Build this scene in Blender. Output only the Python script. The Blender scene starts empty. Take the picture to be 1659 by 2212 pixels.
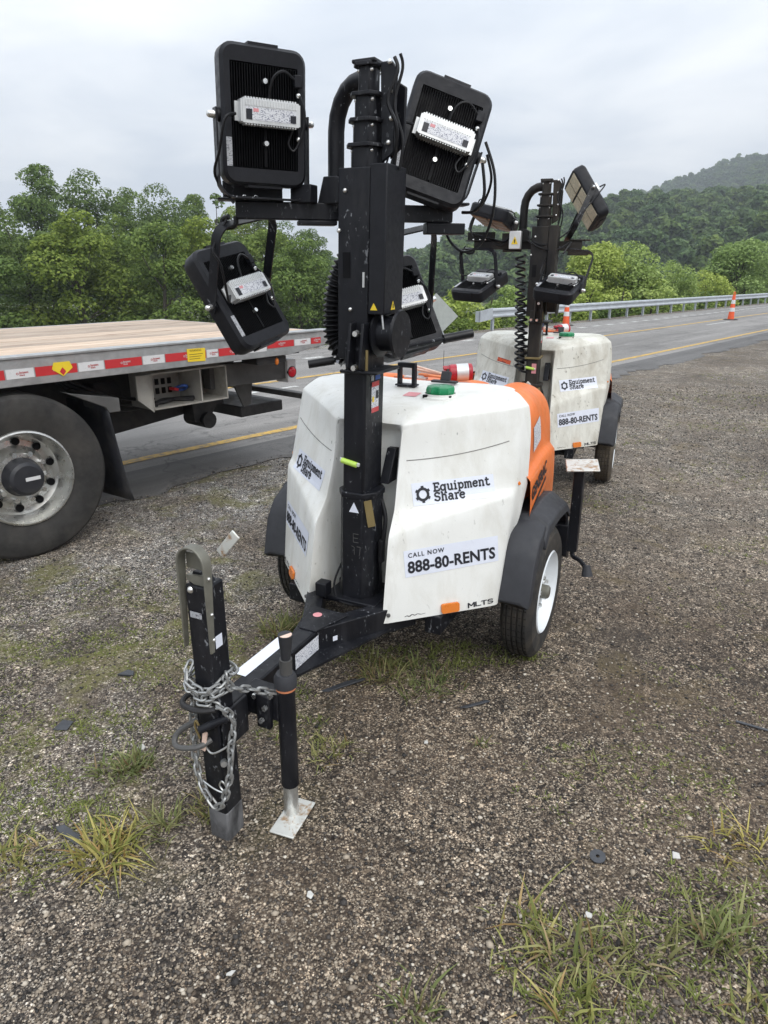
import bpy, bmesh, math, random
import numpy as np
from mathutils import Vector, Matrix, Euler, Quaternion
from mathutils.bvhtree import BVHTree

R = math.radians
scene = bpy.context.scene
COL = scene.collection
random.seed(7)
RNG = np.random.default_rng(11)

# ------------------------------------------------------------------ camera
CAM_H = 1.728
cam_data = bpy.data.cameras.new('camera')
cam_data.sensor_fit = 'HORIZONTAL'
cam_data.sensor_width = 36.0
cam_data.lens = 36.0 * 1489.86 / 1659.0
cam_data.clip_start = 0.05
cam_data.clip_end = 6000
cam = bpy.data.objects.new('camera', cam_data)
COL.objects.link(cam)
cam.location = (0, 0, CAM_H)
cam.matrix_world = (Matrix.Translation((0, 0, CAM_H)) @ Matrix.Rotation(R(90 - 19.26), 4, 'X')
                    @ Matrix.Rotation(R(-0.24), 4, 'Z'))
scene.camera = cam

# ------------------------------------------------------------------ overcast sky and soft sun
SUN_EL, SUN_AZ = 48.0, 150.0          # azimuth clockwise from +Y (view direction): over the right shoulder
world = bpy.data.worlds.new('World')
scene.world = world
world.use_nodes = True
wt = world.node_tree
for n_ in list(wt.nodes):
    wt.nodes.remove(n_)
w_out = wt.nodes.new('ShaderNodeOutputWorld')
w_bg = wt.nodes.new('ShaderNodeBackground')
w_bg.inputs['Strength'].default_value = 0.1
w_sky = wt.nodes.new('ShaderNodeTexSky')
w_sky.sky_type = 'NISHITA'
w_sky.sun_disc = False
w_sky.sun_elevation = R(SUN_EL)
w_sky.sun_rotation = R(SUN_AZ)
w_tc = wt.nodes.new('ShaderNodeTexCoord')
w_sep = wt.nodes.new('ShaderNodeSeparateXYZ')
wt.links.new(w_tc.outputs['Generated'], w_sep.inputs[0])
w_cl = wt.nodes.new('ShaderNodeMath'); w_cl.operation = 'MAXIMUM'; w_cl.inputs[1].default_value = 0.0
wt.links.new(w_sep.outputs['Z'], w_cl.inputs[0])
# overcast luminance: rises from the horizon to the zenith
w_lum = wt.nodes.new('ShaderNodeMath'); w_lum.operation = 'MULTIPLY_ADD'
w_lum.inputs[1].default_value = 8.6; w_lum.inputs[2].default_value = 7.4
wt.links.new(w_cl.outputs[0], w_lum.inputs[0])
# cloud layer: project the direction on a flat ceiling
w_den = wt.nodes.new('ShaderNodeMath'); w_den.operation = 'ADD'; w_den.inputs[1].default_value = 0.16
wt.links.new(w_cl.outputs[0], w_den.inputs[0])
w_div = wt.nodes.new('ShaderNodeVectorMath'); w_div.operation = 'DIVIDE'
w_cmb = wt.nodes.new('ShaderNodeCombineXYZ')
for i_ in range(3):
    wt.links.new(w_den.outputs[0], w_cmb.inputs[i_])
wt.links.new(w_tc.outputs['Generated'], w_div.inputs[0])
wt.links.new(w_cmb.outputs[0], w_div.inputs[1])
w_no = wt.nodes.new('ShaderNodeTexNoise')
w_no.inputs['Scale'].default_value = 1.25
w_no.inputs['Detail'].default_value = 5.0
w_no.inputs['Roughness'].default_value = 0.5
w_no.inputs['Distortion'].default_value = 0.3
wt.links.new(w_div.outputs[0], w_no.inputs['Vector'])
w_rmp = wt.nodes.new('ShaderNodeValToRGB')
w_rmp.color_ramp.elements[0].position = 0.36; w_rmp.color_ramp.elements[0].color = (0.72, 0.785, 0.87, 1)
w_rmp.color_ramp.elements[1].position = 0.66; w_rmp.color_ramp.elements[1].color = (1.0, 1.03, 1.06, 1)
wt.links.new(w_no.outputs['Fac'], w_rmp.inputs[0])
w_mul = wt.nodes.new('ShaderNodeVectorMath'); w_mul.operation = 'SCALE'
wt.links.new(w_rmp.outputs[0], w_mul.inputs[0])
wt.links.new(w_lum.outputs[0], w_mul.inputs['Scale'])
w_mix = wt.nodes.new('ShaderNodeMix'); w_mix.data_type = 'RGBA'
w_mix.inputs['Factor'].default_value = 0.93
wt.links.new(w_sky.outputs[0], w_mix.inputs['A'])
wt.links.new(w_mul.outputs[0], w_mix.inputs['B'])
wt.links.new(w_mix.outputs['Result'], w_bg.inputs['Color'])
wt.links.new(w_bg.outputs[0], w_out.inputs['Surface'])

sun_d = bpy.data.lights.new('sun', 'SUN')
sun_d.energy = 1.3
sun_d.angle = R(40)
sun_d.color = (1.0, 0.97, 0.92)
sun = bpy.data.objects.new('sun', sun_d)
COL.objects.link(sun)
sd = Vector((math.sin(R(SUN_AZ)) * math.cos(R(SUN_EL)), math.cos(R(SUN_AZ)) * math.cos(R(SUN_EL)), math.sin(R(SUN_EL))))
sun.rotation_euler = (-sd).to_track_quat('-Z', 'Y').to_euler()

vs = scene.view_settings
vs.view_transform = 'Standard'
vs.look = 'None'
vs.exposure = 0.30
vs.gamma = 1.0
vs.use_curve_mapping = False
try:
    scene.cycles.max_bounces = 8
    scene.cycles.transparent_max_bounces = 8
    scene.cycles.use_denoising = True
except Exception:
    pass

# ------------------------------------------------------------------ materials
def _noise(nt, scale, detail=4, rough=0.55, coord='Object', dist=0.0, stretch=None):
    tc = nt.nodes.new('ShaderNodeTexCoord')
    no = nt.nodes.new('ShaderNodeTexNoise')
    no.inputs['Scale'].default_value = scale
    no.inputs['Detail'].default_value = detail
    no.inputs['Roughness'].default_value = rough
    no.inputs['Distortion'].default_value = dist
    if stretch:
        mp = nt.nodes.new('ShaderNodeMapping')
        mp.inputs['Scale'].default_value = stretch
        nt.links.new(tc.outputs[coord], mp.inputs['Vector'])
        nt.links.new(mp.outputs[0], no.inputs['Vector'])
    else:
        nt.links.new(tc.outputs[coord], no.inputs['Vector'])
    return no

def _ramp(nt, src, stops):
    r = nt.nodes.new('ShaderNodeValToRGB')
    cr = r.color_ramp
    while len(cr.elements) < len(stops):
        cr.elements.new(0.5)
    for e, (p, c) in zip(cr.elements, stops):
        e.position = p
        e.color = (*c, 1) if len(c) == 3 else c
    nt.links.new(src, r.inputs[0])
    return r

def _mixc(nt, fac, a, b, blend='MIX'):
    m = nt.nodes.new('ShaderNodeMix'); m.data_type = 'RGBA'; m.blend_type = blend
    if isinstance(fac, (int, float)): m.inputs['Factor'].default_value = fac
    else: nt.links.new(fac, m.inputs['Factor'])
    for k, v in (('A', a), ('B', b)):
        if isinstance(v, tuple): m.inputs[k].default_value = (*v, 1)
        else: nt.links.new(v, m.inputs[k])
    return m.outputs['Result']

def new_mat(name):
    m = bpy.data.materials.new(name)
    m.use_nodes = True
    nt = m.node_tree
    return m, nt, nt.nodes['Principled BSDF']

def mat(name, col, rough=0.5, metal=0.0, var=0.12, scale=8.0, dirt=None, dirt_amt=0.5, dirt_scale=5.0, dirt_lo=0.5, dirt_hi=0.72,
        spec=None, bump=0.0, bump_scale=60.0, specks=None, speck_scale=120.0, speck_th=0.70, stretch=None):
    m, nt, b = new_mat(name)
    no = _noise(nt, scale)
    lo = tuple(c * (1 - var) for c in col); hi = tuple(min(1, c * (1 + var)) for c in col)
    out = _ramp(nt, no.outputs['Fac'], [(0.3, lo), (0.7, hi)]).outputs[0]
    if dirt:
        dn = _noise(nt, dirt_scale, 6, 0.65, dist=0.4, stretch=stretch)
        f = _ramp(nt, dn.outputs['Fac'], [(dirt_lo, (0, 0, 0)), (dirt_hi, (dirt_amt,) * 3)])
        out = _mixc(nt, f.outputs[0], out, dirt)
    if specks:
        sn = _noise(nt, speck_scale, 3, 0.6, stretch=(1, 1, 0.45))
        f = _ramp(nt, sn.outputs['Fac'], [(speck_th, (0, 0, 0)), (speck_th + 0.05, (0.75,) * 3)])
        mk = _noise(nt, 6.0, 3, 0.6)
        fm = _ramp(nt, mk.outputs['Fac'], [(0.42, (0, 0, 0)), (0.62, (1, 1, 1))])
        out = _mixc(nt, _mixc(nt, 1.0, f.outputs[0], fm.outputs[0], 'MULTIPLY'), out, specks)
    nt.links.new(out, b.inputs['Base Color'])
    rn = _noise(nt, scale * 2.3, 5)
    rr = _ramp(nt, rn.outputs['Fac'], [(0.3, (max(0.04, rough - 0.1),) * 3), (0.7, (min(1, rough + 0.12),) * 3)])
    nt.links.new(rr.outputs[0], b.inputs['Roughness'])
    b.inputs['Metallic'].default_value = metal
    if spec is not None:
        b.inputs['Specular IOR Level'].default_value = spec
    if bump > 0:
        bn = _noise(nt, bump_scale, 5)
        bp = nt.nodes.new('ShaderNodeBump')
        bp.inputs['Strength'].default_value = bump
        bp.inputs['Distance'].default_value = 0.004
        nt.links.new(bn.outputs['Fac'], bp.inputs['Height'])
        nt.links.new(bp.outputs[0], b.inputs['Normal'])
    return m

MT = {}
MT['white'] = mat('white_plastic', (0.80, 0.80, 0.765), 0.42, var=0.04, scale=5, dirt=(0.42, 0.385, 0.29), dirt_amt=0.5, dirt_scale=4.5, dirt_lo=0.46, dirt_hi=0.82, stretch=(1.6, 1.6, 0.55), specks=(0.22, 0.21, 0.19), speck_scale=55, speck_th=0.66, bump=0.06, bump_scale=35)
MT['white_dirty'] = mat('weathered_white_plastic', (0.72, 0.71, 0.64), 0.5, var=0.06, scale=5, dirt=(0.26, 0.215, 0.14), dirt_amt=0.75, dirt_scale=4.5, dirt_lo=0.42, dirt_hi=0.78, stretch=(1.6, 1.6, 0.6), specks=(0.16, 0.14, 0.10), speck_scale=45, speck_th=0.62, bump=0.06, bump_scale=35)
MT['orange'] = mat('orange_plastic', (0.80, 0.19, 0.035), 0.4, var=0.06, dirt=(0.35, 0.13, 0.05), dirt_amt=0.35, dirt_scale=5)
MT['black'] = mat('black_painted_steel', (0.0075, 0.008, 0.011), 0.42, spec=0.28, var=0.25, scale=12, specks=(0.28, 0.29, 0.31), speck_scale=80, speck_th=0.63, dirt=(0.045, 0.045, 0.05), dirt_amt=0.5, dirt_scale=7, stretch=(1, 1, 0.25), bump=0.05)
MT['dusty'] = mat('dusty_black_steel', (0.012, 0.0115, 0.012), 0.55, spec=0.3, var=0.3, scale=9, dirt=(0.11, 0.09, 0.065), dirt_amt=0.55, dirt_scale=4, dirt_lo=0.4, stretch=(1, 1, 0.3))
MT['lamp'] = mat('black_cast_aluminium', (0.010, 0.0105, 0.014), 0.48, spec=0.3, var=0.2, scale=20, bump=0.12, bump_scale=160)
MT['fin'] = mat('black_heat_sink', (0.004, 0.004, 0.005), 0.6, spec=0.15, var=0.2)
MT['silver'] = mat('bare_aluminium', (0.70, 0.71, 0.71), 0.42, 0.35, var=0.06, scale=15, dirt=(0.28, 0.28, 0.27), dirt_amt=0.4)
MT['zinc'] = mat('zinc_plated_steel', (0.62, 0.63, 0.62), 0.34, 0.85, var=0.12, scale=30)
MT['bolt'] = mat('bright_bolt', (0.78, 0.78, 0.76), 0.25, 0.9, var=0.08)
MT['coupler'] = mat('dull_coupler_steel', (0.19, 0.185, 0.155), 0.5, 0.35, var=0.15, scale=20, dirt=(0.10, 0.09, 0.06), dirt_amt=0.6)
MT['rusty_zinc'] = mat('rust_specked_zinc', (0.66, 0.66, 0.62), 0.45, 0.35, var=0.08, scale=20, dirt=(0.33, 0.17, 0.05), dirt_amt=0.85, dirt_scale=24, dirt_lo=0.5, dirt_hi=0.62)
MT['chain'] = mat('galvanised_chain', (0.36, 0.365, 0.36), 0.45, 0.7, var=0.2, scale=40)
MT['fender'] = mat('dark_grey_plastic', (0.036, 0.037, 0.042), 0.55, spec=0.35, var=0.12, scale=12, bump=0.1, bump_scale=200)
MT['rubber'] = mat('tyre_rubber', (0.022, 0.021, 0.02), 0.75, var=0.25, scale=18, dirt=(0.085, 0.068, 0.05), dirt_amt=0.7, dirt_scale=9, dirt_lo=0.42)
MT['rubber_dusty'] = mat('dusty_tyre_rubber', (0.06, 0.05, 0.04), 0.85, var=0.25, scale=18, dirt=(0.17, 0.135, 0.09), dirt_amt=0.8, dirt_scale=6, dirt_lo=0.4)
MT['rubber_truck'] = mat('truck_tyre_rubber', (0.024, 0.023, 0.022), 0.8, var=0.2, scale=10, dirt=(0.075, 0.068, 0.06), dirt_amt=0.7, dirt_scale=4, dirt_lo=0.4)
MT['rim_white'] = mat('white_wheel_paint', (0.74, 0.77, 0.79), 0.35, var=0.05)
MT['alu'] = mat('brushed_aluminium', (0.42, 0.43, 0.43), 0.42, 0.6, var=0.16, scale=14, dirt=(0.22, 0.22, 0.21), dirt_amt=0.5, dirt_scale=8, stretch=(0.4, 1, 1))
MT['alu_rim'] = mat('polished_aluminium_rim', (0.62, 0.62, 0.60), 0.3, 0.85, var=0.1, scale=9, dirt=(0.25, 0.21, 0.14), dirt_amt=0.6, dirt_scale=6)
MT['under'] = mat('dark_chassis_steel', (0.022, 0.021, 0.022), 0.65, var=0.3, scale=6, dirt=(0.07, 0.06, 0.05), dirt_amt=0.5)
MT['under2'] = mat('grey_chassis_steel', (0.10, 0.098, 0.095), 0.6, 0.2, var=0.25, scale=6)
MT['flap'] = mat('rubber_mud_flap', (0.02, 0.021, 0.026), 0.5, var=0.3, scale=6, dirt=(0.08, 0.075, 0.07), dirt_amt=0.5)
MT['decal'] = mat('white_vinyl', (0.74, 0.77, 0.86), 0.35, var=0.03)
MT['ink'] = mat('dark_ink', (0.012, 0.013, 0.02), 0.5, var=0.05)
MT['red'] = mat('red_vinyl', (0.52, 0.03, 0.035), 0.4, var=0.06)
MT['redpink'] = mat('faded_red_label', (0.72, 0.30, 0.32), 0.5, var=0.1)
MT['tape_white'] = mat('white_reflective_tape', (0.66, 0.66, 0.66), 0.3, var=0.05)
MT['yellow'] = mat('yellow_vinyl', (0.80, 0.58, 0.03), 0.45, var=0.06)
MT['amber'] = mat('amber_lens', (0.72, 0.20, 0.03), 0.25, var=0.05)
MT['redlens'] = mat('red_lens', (0.75, 0.02, 0.04), 0.15, var=0.05)
MT['green'] = mat('green_plastic_cap', (0.015, 0.24, 0.095), 0.3, var=0.1, scale=12)
MT['tan'] = mat('tan_tape', (0.20, 0.15, 0.06), 0.6, var=0.12)
MT['vial'] = mat('level_vial', (0.50, 0.72, 0.12), 0.25, var=0.05)
MT['cable'] = mat('black_cable', (0.008, 0.008, 0.0095), 0.42, spec=0.35, var=0.2)
MT['led'] = mat('led_panel', (0.62, 0.55, 0.40), 0.3, var=0.2, scale=60)
MT['led_amber'] = mat('led_panel_bronze', (0.32, 0.17, 0.08), 0.4, var=0.3, scale=70)
MT['strap'] = mat('orange_web_strap', (0.72, 0.26, 0.12), 0.7, var=0.15, scale=30)
MT['pinkstrap'] = mat('faded_strap', (0.75, 0.55, 0.45), 0.7, var=0.15, scale=30)
MT['redcan'] = mat('red_canister_paint', (0.40, 0.02, 0.035), 0.3, var=0.15, scale=20)
MT['galv'] = mat('galvanised_guardrail', (0.50, 0.53, 0.56), 0.45, 0.45, var=0.08, scale=3, dirt=(0.30, 0.31, 0.32), dirt_amt=0.4, dirt_scale=2)
MT['cone'] = mat('orange_channelizer', (0.80, 0.11, 0.03), 0.5, var=0.06)
MT['rail_sign'] = mat('sign_back_aluminium', (0.42, 0.44, 0.41), 0.5, 0.2, var=0.08)
MT['chip'] = mat('dark_plastic_chip', (0.05, 0.053, 0.06), 0.45, var=0.2, scale=30)
MT['paper'] = mat('white_litter', (0.52, 0.51, 0.48), 0.7, var=0.2, scale=60)
MT['bluebit'] = mat('blue_webbing', (0.05, 0.12, 0.42), 0.6, var=0.1)
MT['worn'] = mat('worn_grey_steel', (0.03, 0.03, 0.032), 0.6, var=0.3, scale=9, dirt=(0.17, 0.17, 0.175), dirt_amt=0.9, dirt_scale=9, dirt_lo=0.38, dirt_hi=0.6, stretch=(1, 1, .5))
MT['seam'] = mat('hood_seam', (0.22, 0.215, 0.20), 0.7, var=0.2, scale=30)
MT['cream'] = mat('cream_box_paint', (0.36, 0.345, 0.31), 0.55, var=0.15, scale=9, dirt=(0.15, 0.13, 0.10), dirt_amt=0.6)

def wood_mat():
    m, nt, b = new_mat('worn_deck_timber')
    g = _noise(nt, 6, 6, 0.6, stretch=(0.5, 9, 9))
    oi = nt.nodes.new('ShaderNodeObjectInfo')
    c1 = _ramp(nt, g.outputs['Fac'], [(0.3, (0.30, 0.21, 0.15)), (0.5, (0.60, 0.48, 0.38)), (0.75, (0.74, 0.64, 0.53))]).outputs[0]
    c2 = _mixc(nt, oi.outputs['Random'], (0.62, 0.62, 0.62), (1.12, 1.07, 1.02))
    nt.links.new(_mixc(nt, 1.0, c1, c2, 'MULTIPLY'), b.inputs['Base Color'])
    b.inputs['Roughness'].default_value = 0.8
    return m
MT['wood'] = wood_mat()

def label_mat(name, base, ink, scale, th=0.52, stretch=(1, 1, 1)):
    m, nt, b = new_mat(name)
    no = _noise(nt, scale, 2, 0.5, stretch=stretch)
    f = _ramp(nt, no.outputs['Fac'], [(th, (0, 0, 0)), (th + 0.03, (1, 1, 1))])
    nt.links.new(_mixc(nt, f.outputs[0], base, ink), b.inputs['Base Color'])
    b.inputs['Roughness'].default_value = 0.4
    return m
MT['smallprint'] = label_mat('small_print_label', (0.72, 0.73, 0.76), (0.20, 0.21, 0.28), 330, 0.55, (0.45, 0.45, 1.3))
MT['greyprint'] = label_mat('grey_print_label', (0.40, 0.41, 0.43), (0.16, 0.16, 0.18), 120, 0.55, (1, 1, 2))
MT['orangeprint'] = label_mat('orange_print_label', (0.72, 0.10, 0.02), (0.25, 0.02, 0.01), 40, 0.56, (0.6, 0.6, 2))

def leaf_mat(name, dark, light, trans=0.35, sc=0.35):
    m, nt, b = new_mat(name)
    ge = nt.nodes.new('ShaderNodeNewGeometry')
    oi = nt.nodes.new('ShaderNodeObjectInfo')
    c1 = _ramp(nt, ge.outputs['Random Per Island'], [(0.0, dark), (1.0, light)]).outputs[0]
    c2 = _ramp(nt, oi.outputs['Random'], [(0.0, (0.78, 0.85, 0.9)), (0.5, (1.0, 1.0, 0.95)), (1.0, (1.22, 1.14, 0.82))]).outputs[0]
    c = _mixc(nt, 1.0, c1, c2, 'MULTIPLY')
    nt.links.new(c, b.inputs['Base Color'])
    b.inputs['Roughness'].default_value = 0.65
    b.inputs['Specular IOR Level'].default_value = 0.2
    tr = nt.nodes.new('ShaderNodeBsdfTranslucent')
    nt.links.new(c, tr.inputs['Color'])
    mx = nt.nodes.new('ShaderNodeMixShader'); mx.inputs[0].default_value = trans
    o = nt.nodes['Material Output']
    nt.links.new(b.outputs[0], mx.inputs[1]); nt.links.new(tr.outputs[0], mx.inputs[2])
    nt.links.new(mx.outputs[0], o.inputs['Surface'])
    return m
MT['leaf'] = leaf_mat('broadleaf_foliage', (0.085, 0.140, 0.030), (0.27, 0.35, 0.09))
MT['leaf_dark'] = leaf_mat('dark_foliage', (0.07, 0.115, 0.036), (0.19, 0.265, 0.085))
MT['leaf_bright'] = leaf_mat('bright_foliage', (0.22, 0.30, 0.075), (0.47, 0.57, 0.20))
MT['leaf_hill'] = leaf_mat('hill_foliage', (0.06, 0.11, 0.042), (0.17, 0.245, 0.09), 0.3)
MT['grass'] = leaf_mat('grass_blades', (0.11, 0.135, 0.038), (0.36, 0.37, 0.145), 0.3)
MT['grass_dry'] = leaf_mat('yellowing_grass_blades', (0.15, 0.14, 0.045), (0.48, 0.44, 0.20), 0.3)
MT['straw'] = leaf_mat('dead_grass_stems', (0.20, 0.125, 0.055), (0.46, 0.34, 0.19), 0.2)
MT['bark'] = mat('tree_bark', (0.055, 0.045, 0.035), 0.9, var=0.3)
MT['weed'] = leaf_mat('low_weed_leaves', (0.12, 0.15, 0.035), (0.32, 0.34, 0.12), 0.3)

def gravel_mat():
    m, nt, b = new_mat('gravel')
    tc = nt.nodes.new('ShaderNodeTexCoord')
    pos = tc.outputs['Object']
    def vor(scale, feat='F1', rnd=1.0):
        v = nt.nodes.new('ShaderNodeTexVoronoi'); v.feature = feat
        v.inputs['Scale'].default_value = scale; v.inputs['Randomness'].default_value = rnd
        nt.links.new(pos, v.inputs['Vector']); return v
    va = vor(135); vb = vor(250); vc = vor(75)
    def stone(v):
        s = nt.nodes.new('ShaderNodeSeparateColor'); nt.links.new(v.outputs['Color'], s.inputs[0])
        return _ramp(nt, s.outputs[0], [(0.0, (0.016, 0.015, 0.0145)), (0.25, (0.048, 0.042, 0.038)), (0.48, (0.105, 0.088, 0.074)), (0.66, (0.205, 0.168, 0.130)),
                                       (0.82, (0.42, 0.355, 0.275)), (1.0, (0.74, 0.67, 0.56))]).outputs[0]
    ca, cb, cc = stone(va), stone(vb), stone(vc)
    n1 = _noise(nt, 26, 3)
    f1 = _ramp(nt, n1.outputs['Fac'], [(0.45, (0, 0, 0)), (0.55, (1, 1, 1))])
    c = _mixc(nt, f1.outputs[0], ca, cb)
    n2 = _noise(nt, 14, 3)
    f2 = _ramp(nt, n2.outputs['Fac'], [(0.60, (0, 0, 0)), (0.66, (1, 1, 1))])
    c = _mixc(nt, f2.outputs[0], c, cc)
    # dark gaps between the stones
    g = _ramp(nt, va.outputs['Distance'], [(0.38, (1, 1, 1)), (0.75, (0.36, 0.33, 0.31))])
    c = _mixc(nt, 0.8, c, g.outputs[0], 'MULTIPLY')
    for sc_, lo_, hi_, am_ in ((34, 0.62, 1.42, 0.75), (13, 0.74, 1.25, 0.6)):
        vd = vor(sc_); sv_ = nt.nodes.new('ShaderNodeSeparateColor'); nt.links.new(vd.outputs['Color'], sv_.inputs[0])
        c = _mixc(nt, am_, c, _ramp(nt, sv_.outputs[1], [(0.15, (lo_,) * 3), (0.75, (1.0, 0.99, 0.97)), (1.0, (hi_ * 1.25, hi_ * 1.22, hi_ * 1.18))]).outputs[0], 'MULTIPLY')
    sx = nt.nodes.new('ShaderNodeSeparateXYZ'); nt.links.new(pos, sx.inputs[0])
    def ramp_x(a, b_):
        mr = nt.nodes.new('ShaderNodeMapRange'); mr.inputs['From Min'].default_value = a; mr.inputs['From Max'].default_value = b_
        nt.links.new(sx.outputs[0], mr.inputs['Value']); return mr.outputs[0]
    def mul(a, b_):
        mm = nt.nodes.new('ShaderNodeMath'); mm.operation = 'MULTIPLY'; nt.links.new(a, mm.inputs[0]); nt.links.new(b_, mm.inputs[1]); return mm.outputs[0]
    def nfac(scale, lo, hi, amt, det=6, ro=0.65, dist=0.6):
        q = _noise(nt, scale, det, ro, dist=dist)
        return _ramp(nt, q.outputs['Fac'], [(lo, (0, 0, 0)), (hi, (amt,) * 3)]).outputs[0]
    # packed brown fines and soil, more of it to the right
    fines = _ramp(nt, _noise(nt, 60, 4).outputs['Fac'], [(0.3, (0.060, 0.044, 0.032)), (0.7, (0.135, 0.104, 0.076))]).outputs[0]
    c = _mixc(nt, nfac(1.3, 0.44, 0.66, 0.62), c, fines)
    c = _mixc(nt, mul(nfac(2.4, 0.48, 0.66, 0.55), ramp_x(0.1, 1.0)), c, fines)
    # paler, washed stone on the left
    pale = _mixc(nt, 1.0, c, (1.40, 1.55, 1.76), 'MULTIPLY')
    c = _mixc(nt, mul(nfac(1.6, 0.34, 0.56, 0.95), ramp_x(-0.25, -1.1)), c, pale)
    # broad light and dark drifts
    n4 = _noise(nt, 0.55, 5, 0.6, dist=0.3)
    f4 = _ramp(nt, n4.outputs['Fac'], [(0.35, (0.70, 0.68, 0.67)), (0.52, (1.0, 1.0, 1.0)), (0.7, (1.35, 1.33, 1.30))])
    c = _mixc(nt, 1.0, c, f4.outputs[0], 'MULTIPLY')
    # damp, oily dark patches of every size
    c = _mixc(nt, nfac(1.1, 0.58, 0.70, 0.66), c, (0.034, 0.030, 0.027))
    c = _mixc(nt, nfac(3.6, 0.62, 0.72, 0.75), c, (0.026, 0.024, 0.023))
    c = _mixc(nt, mul(nfac(9.0, 0.62, 0.72, 0.7), nfac(1.0, 0.4, 0.6, 1.0)), c, (0.022, 0.021, 0.022))
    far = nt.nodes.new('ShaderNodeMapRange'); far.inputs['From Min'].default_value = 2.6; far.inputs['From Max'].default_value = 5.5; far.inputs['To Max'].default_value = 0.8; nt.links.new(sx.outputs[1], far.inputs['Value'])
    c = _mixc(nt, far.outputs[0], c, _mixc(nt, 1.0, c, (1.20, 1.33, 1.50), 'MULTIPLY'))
    # moss and algae: yellow green on the left, olive brown at lower right
    my_ = nt.nodes.new('ShaderNodeMapRange'); my_.inputs['From Min'].default_value = 1.45; my_.inputs['From Max'].default_value = 2.0; nt.links.new(sx.outputs[1], my_.inputs['Value'])
    c = _mixc(nt, mul(mul(nfac(2.2, 0.50, 0.62, 0.62), ramp_x(-0.1, -0.9)), my_.outputs[0]), c, (0.155, 0.155, 0.050))
    c = _mixc(nt, mul(nfac(2.9, 0.54, 0.66, 0.42), ramp_x(0.25, 0.9)), c, (0.140, 0.112, 0.055))
    c = _mixc(nt, 1.0, c, (1.06, 1.01, 0.96), 'MULTIPLY')
    nt.links.new(c, b.inputs['Base Color'])
    b.inputs['Roughness'].default_value = 0.85
    b.inputs['Specular IOR Level'].default_value = 0.3
    h1 = nt.nodes.new('ShaderNodeMath'); h1.operation = 'MULTIPLY'; h1.inputs[1].default_value = -1.0
    nt.links.new(va.outputs['Distance'], h1.inputs[0])
    bp = nt.nodes.new('ShaderNodeBump'); bp.inputs['Strength'].default_value = 0.8; bp.inputs['Distance'].default_value = 0.005
    nt.links.new(h1.outputs[0], bp.inputs['Height'])
    bn = _noise(nt, 40, 5)
    bp2 = nt.nodes.new('ShaderNodeBump'); bp2.inputs['Strength'].default_value = 0.6; bp2.inputs['Distance'].default_value = 0.012
    nt.links.new(bn.outputs['Fac'], bp2.inputs['Height']); nt.links.new(bp.outputs[0], bp2.inputs['Normal'])
    nt.links.new(bp2.outputs[0], b.inputs['Normal'])
    return m
MT['gravel'] = gravel_mat()

def pebble_mat():
    m, nt, b = new_mat('loose_pebbles')
    ge = nt.nodes.new('ShaderNodeNewGeometry')
    c = _ramp(nt, ge.outputs['Random Per Island'], [(0.0, (0.022, 0.020, 0.019)), (0.3, (0.065, 0.056, 0.049)), (0.5, (0.14, 0.115, 0.092)), (0.72, (0.29, 0.235, 0.175)), (0.92, (0.42, 0.355, 0.275)), (1.0, (0.62, 0.56, 0.47))]).outputs[0]
    nt.links.new(c, b.inputs['Base Color'])
    b.inputs['Roughness'].default_value = 0.75
    return m
MT['pebble'] = pebble_mat()

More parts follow.
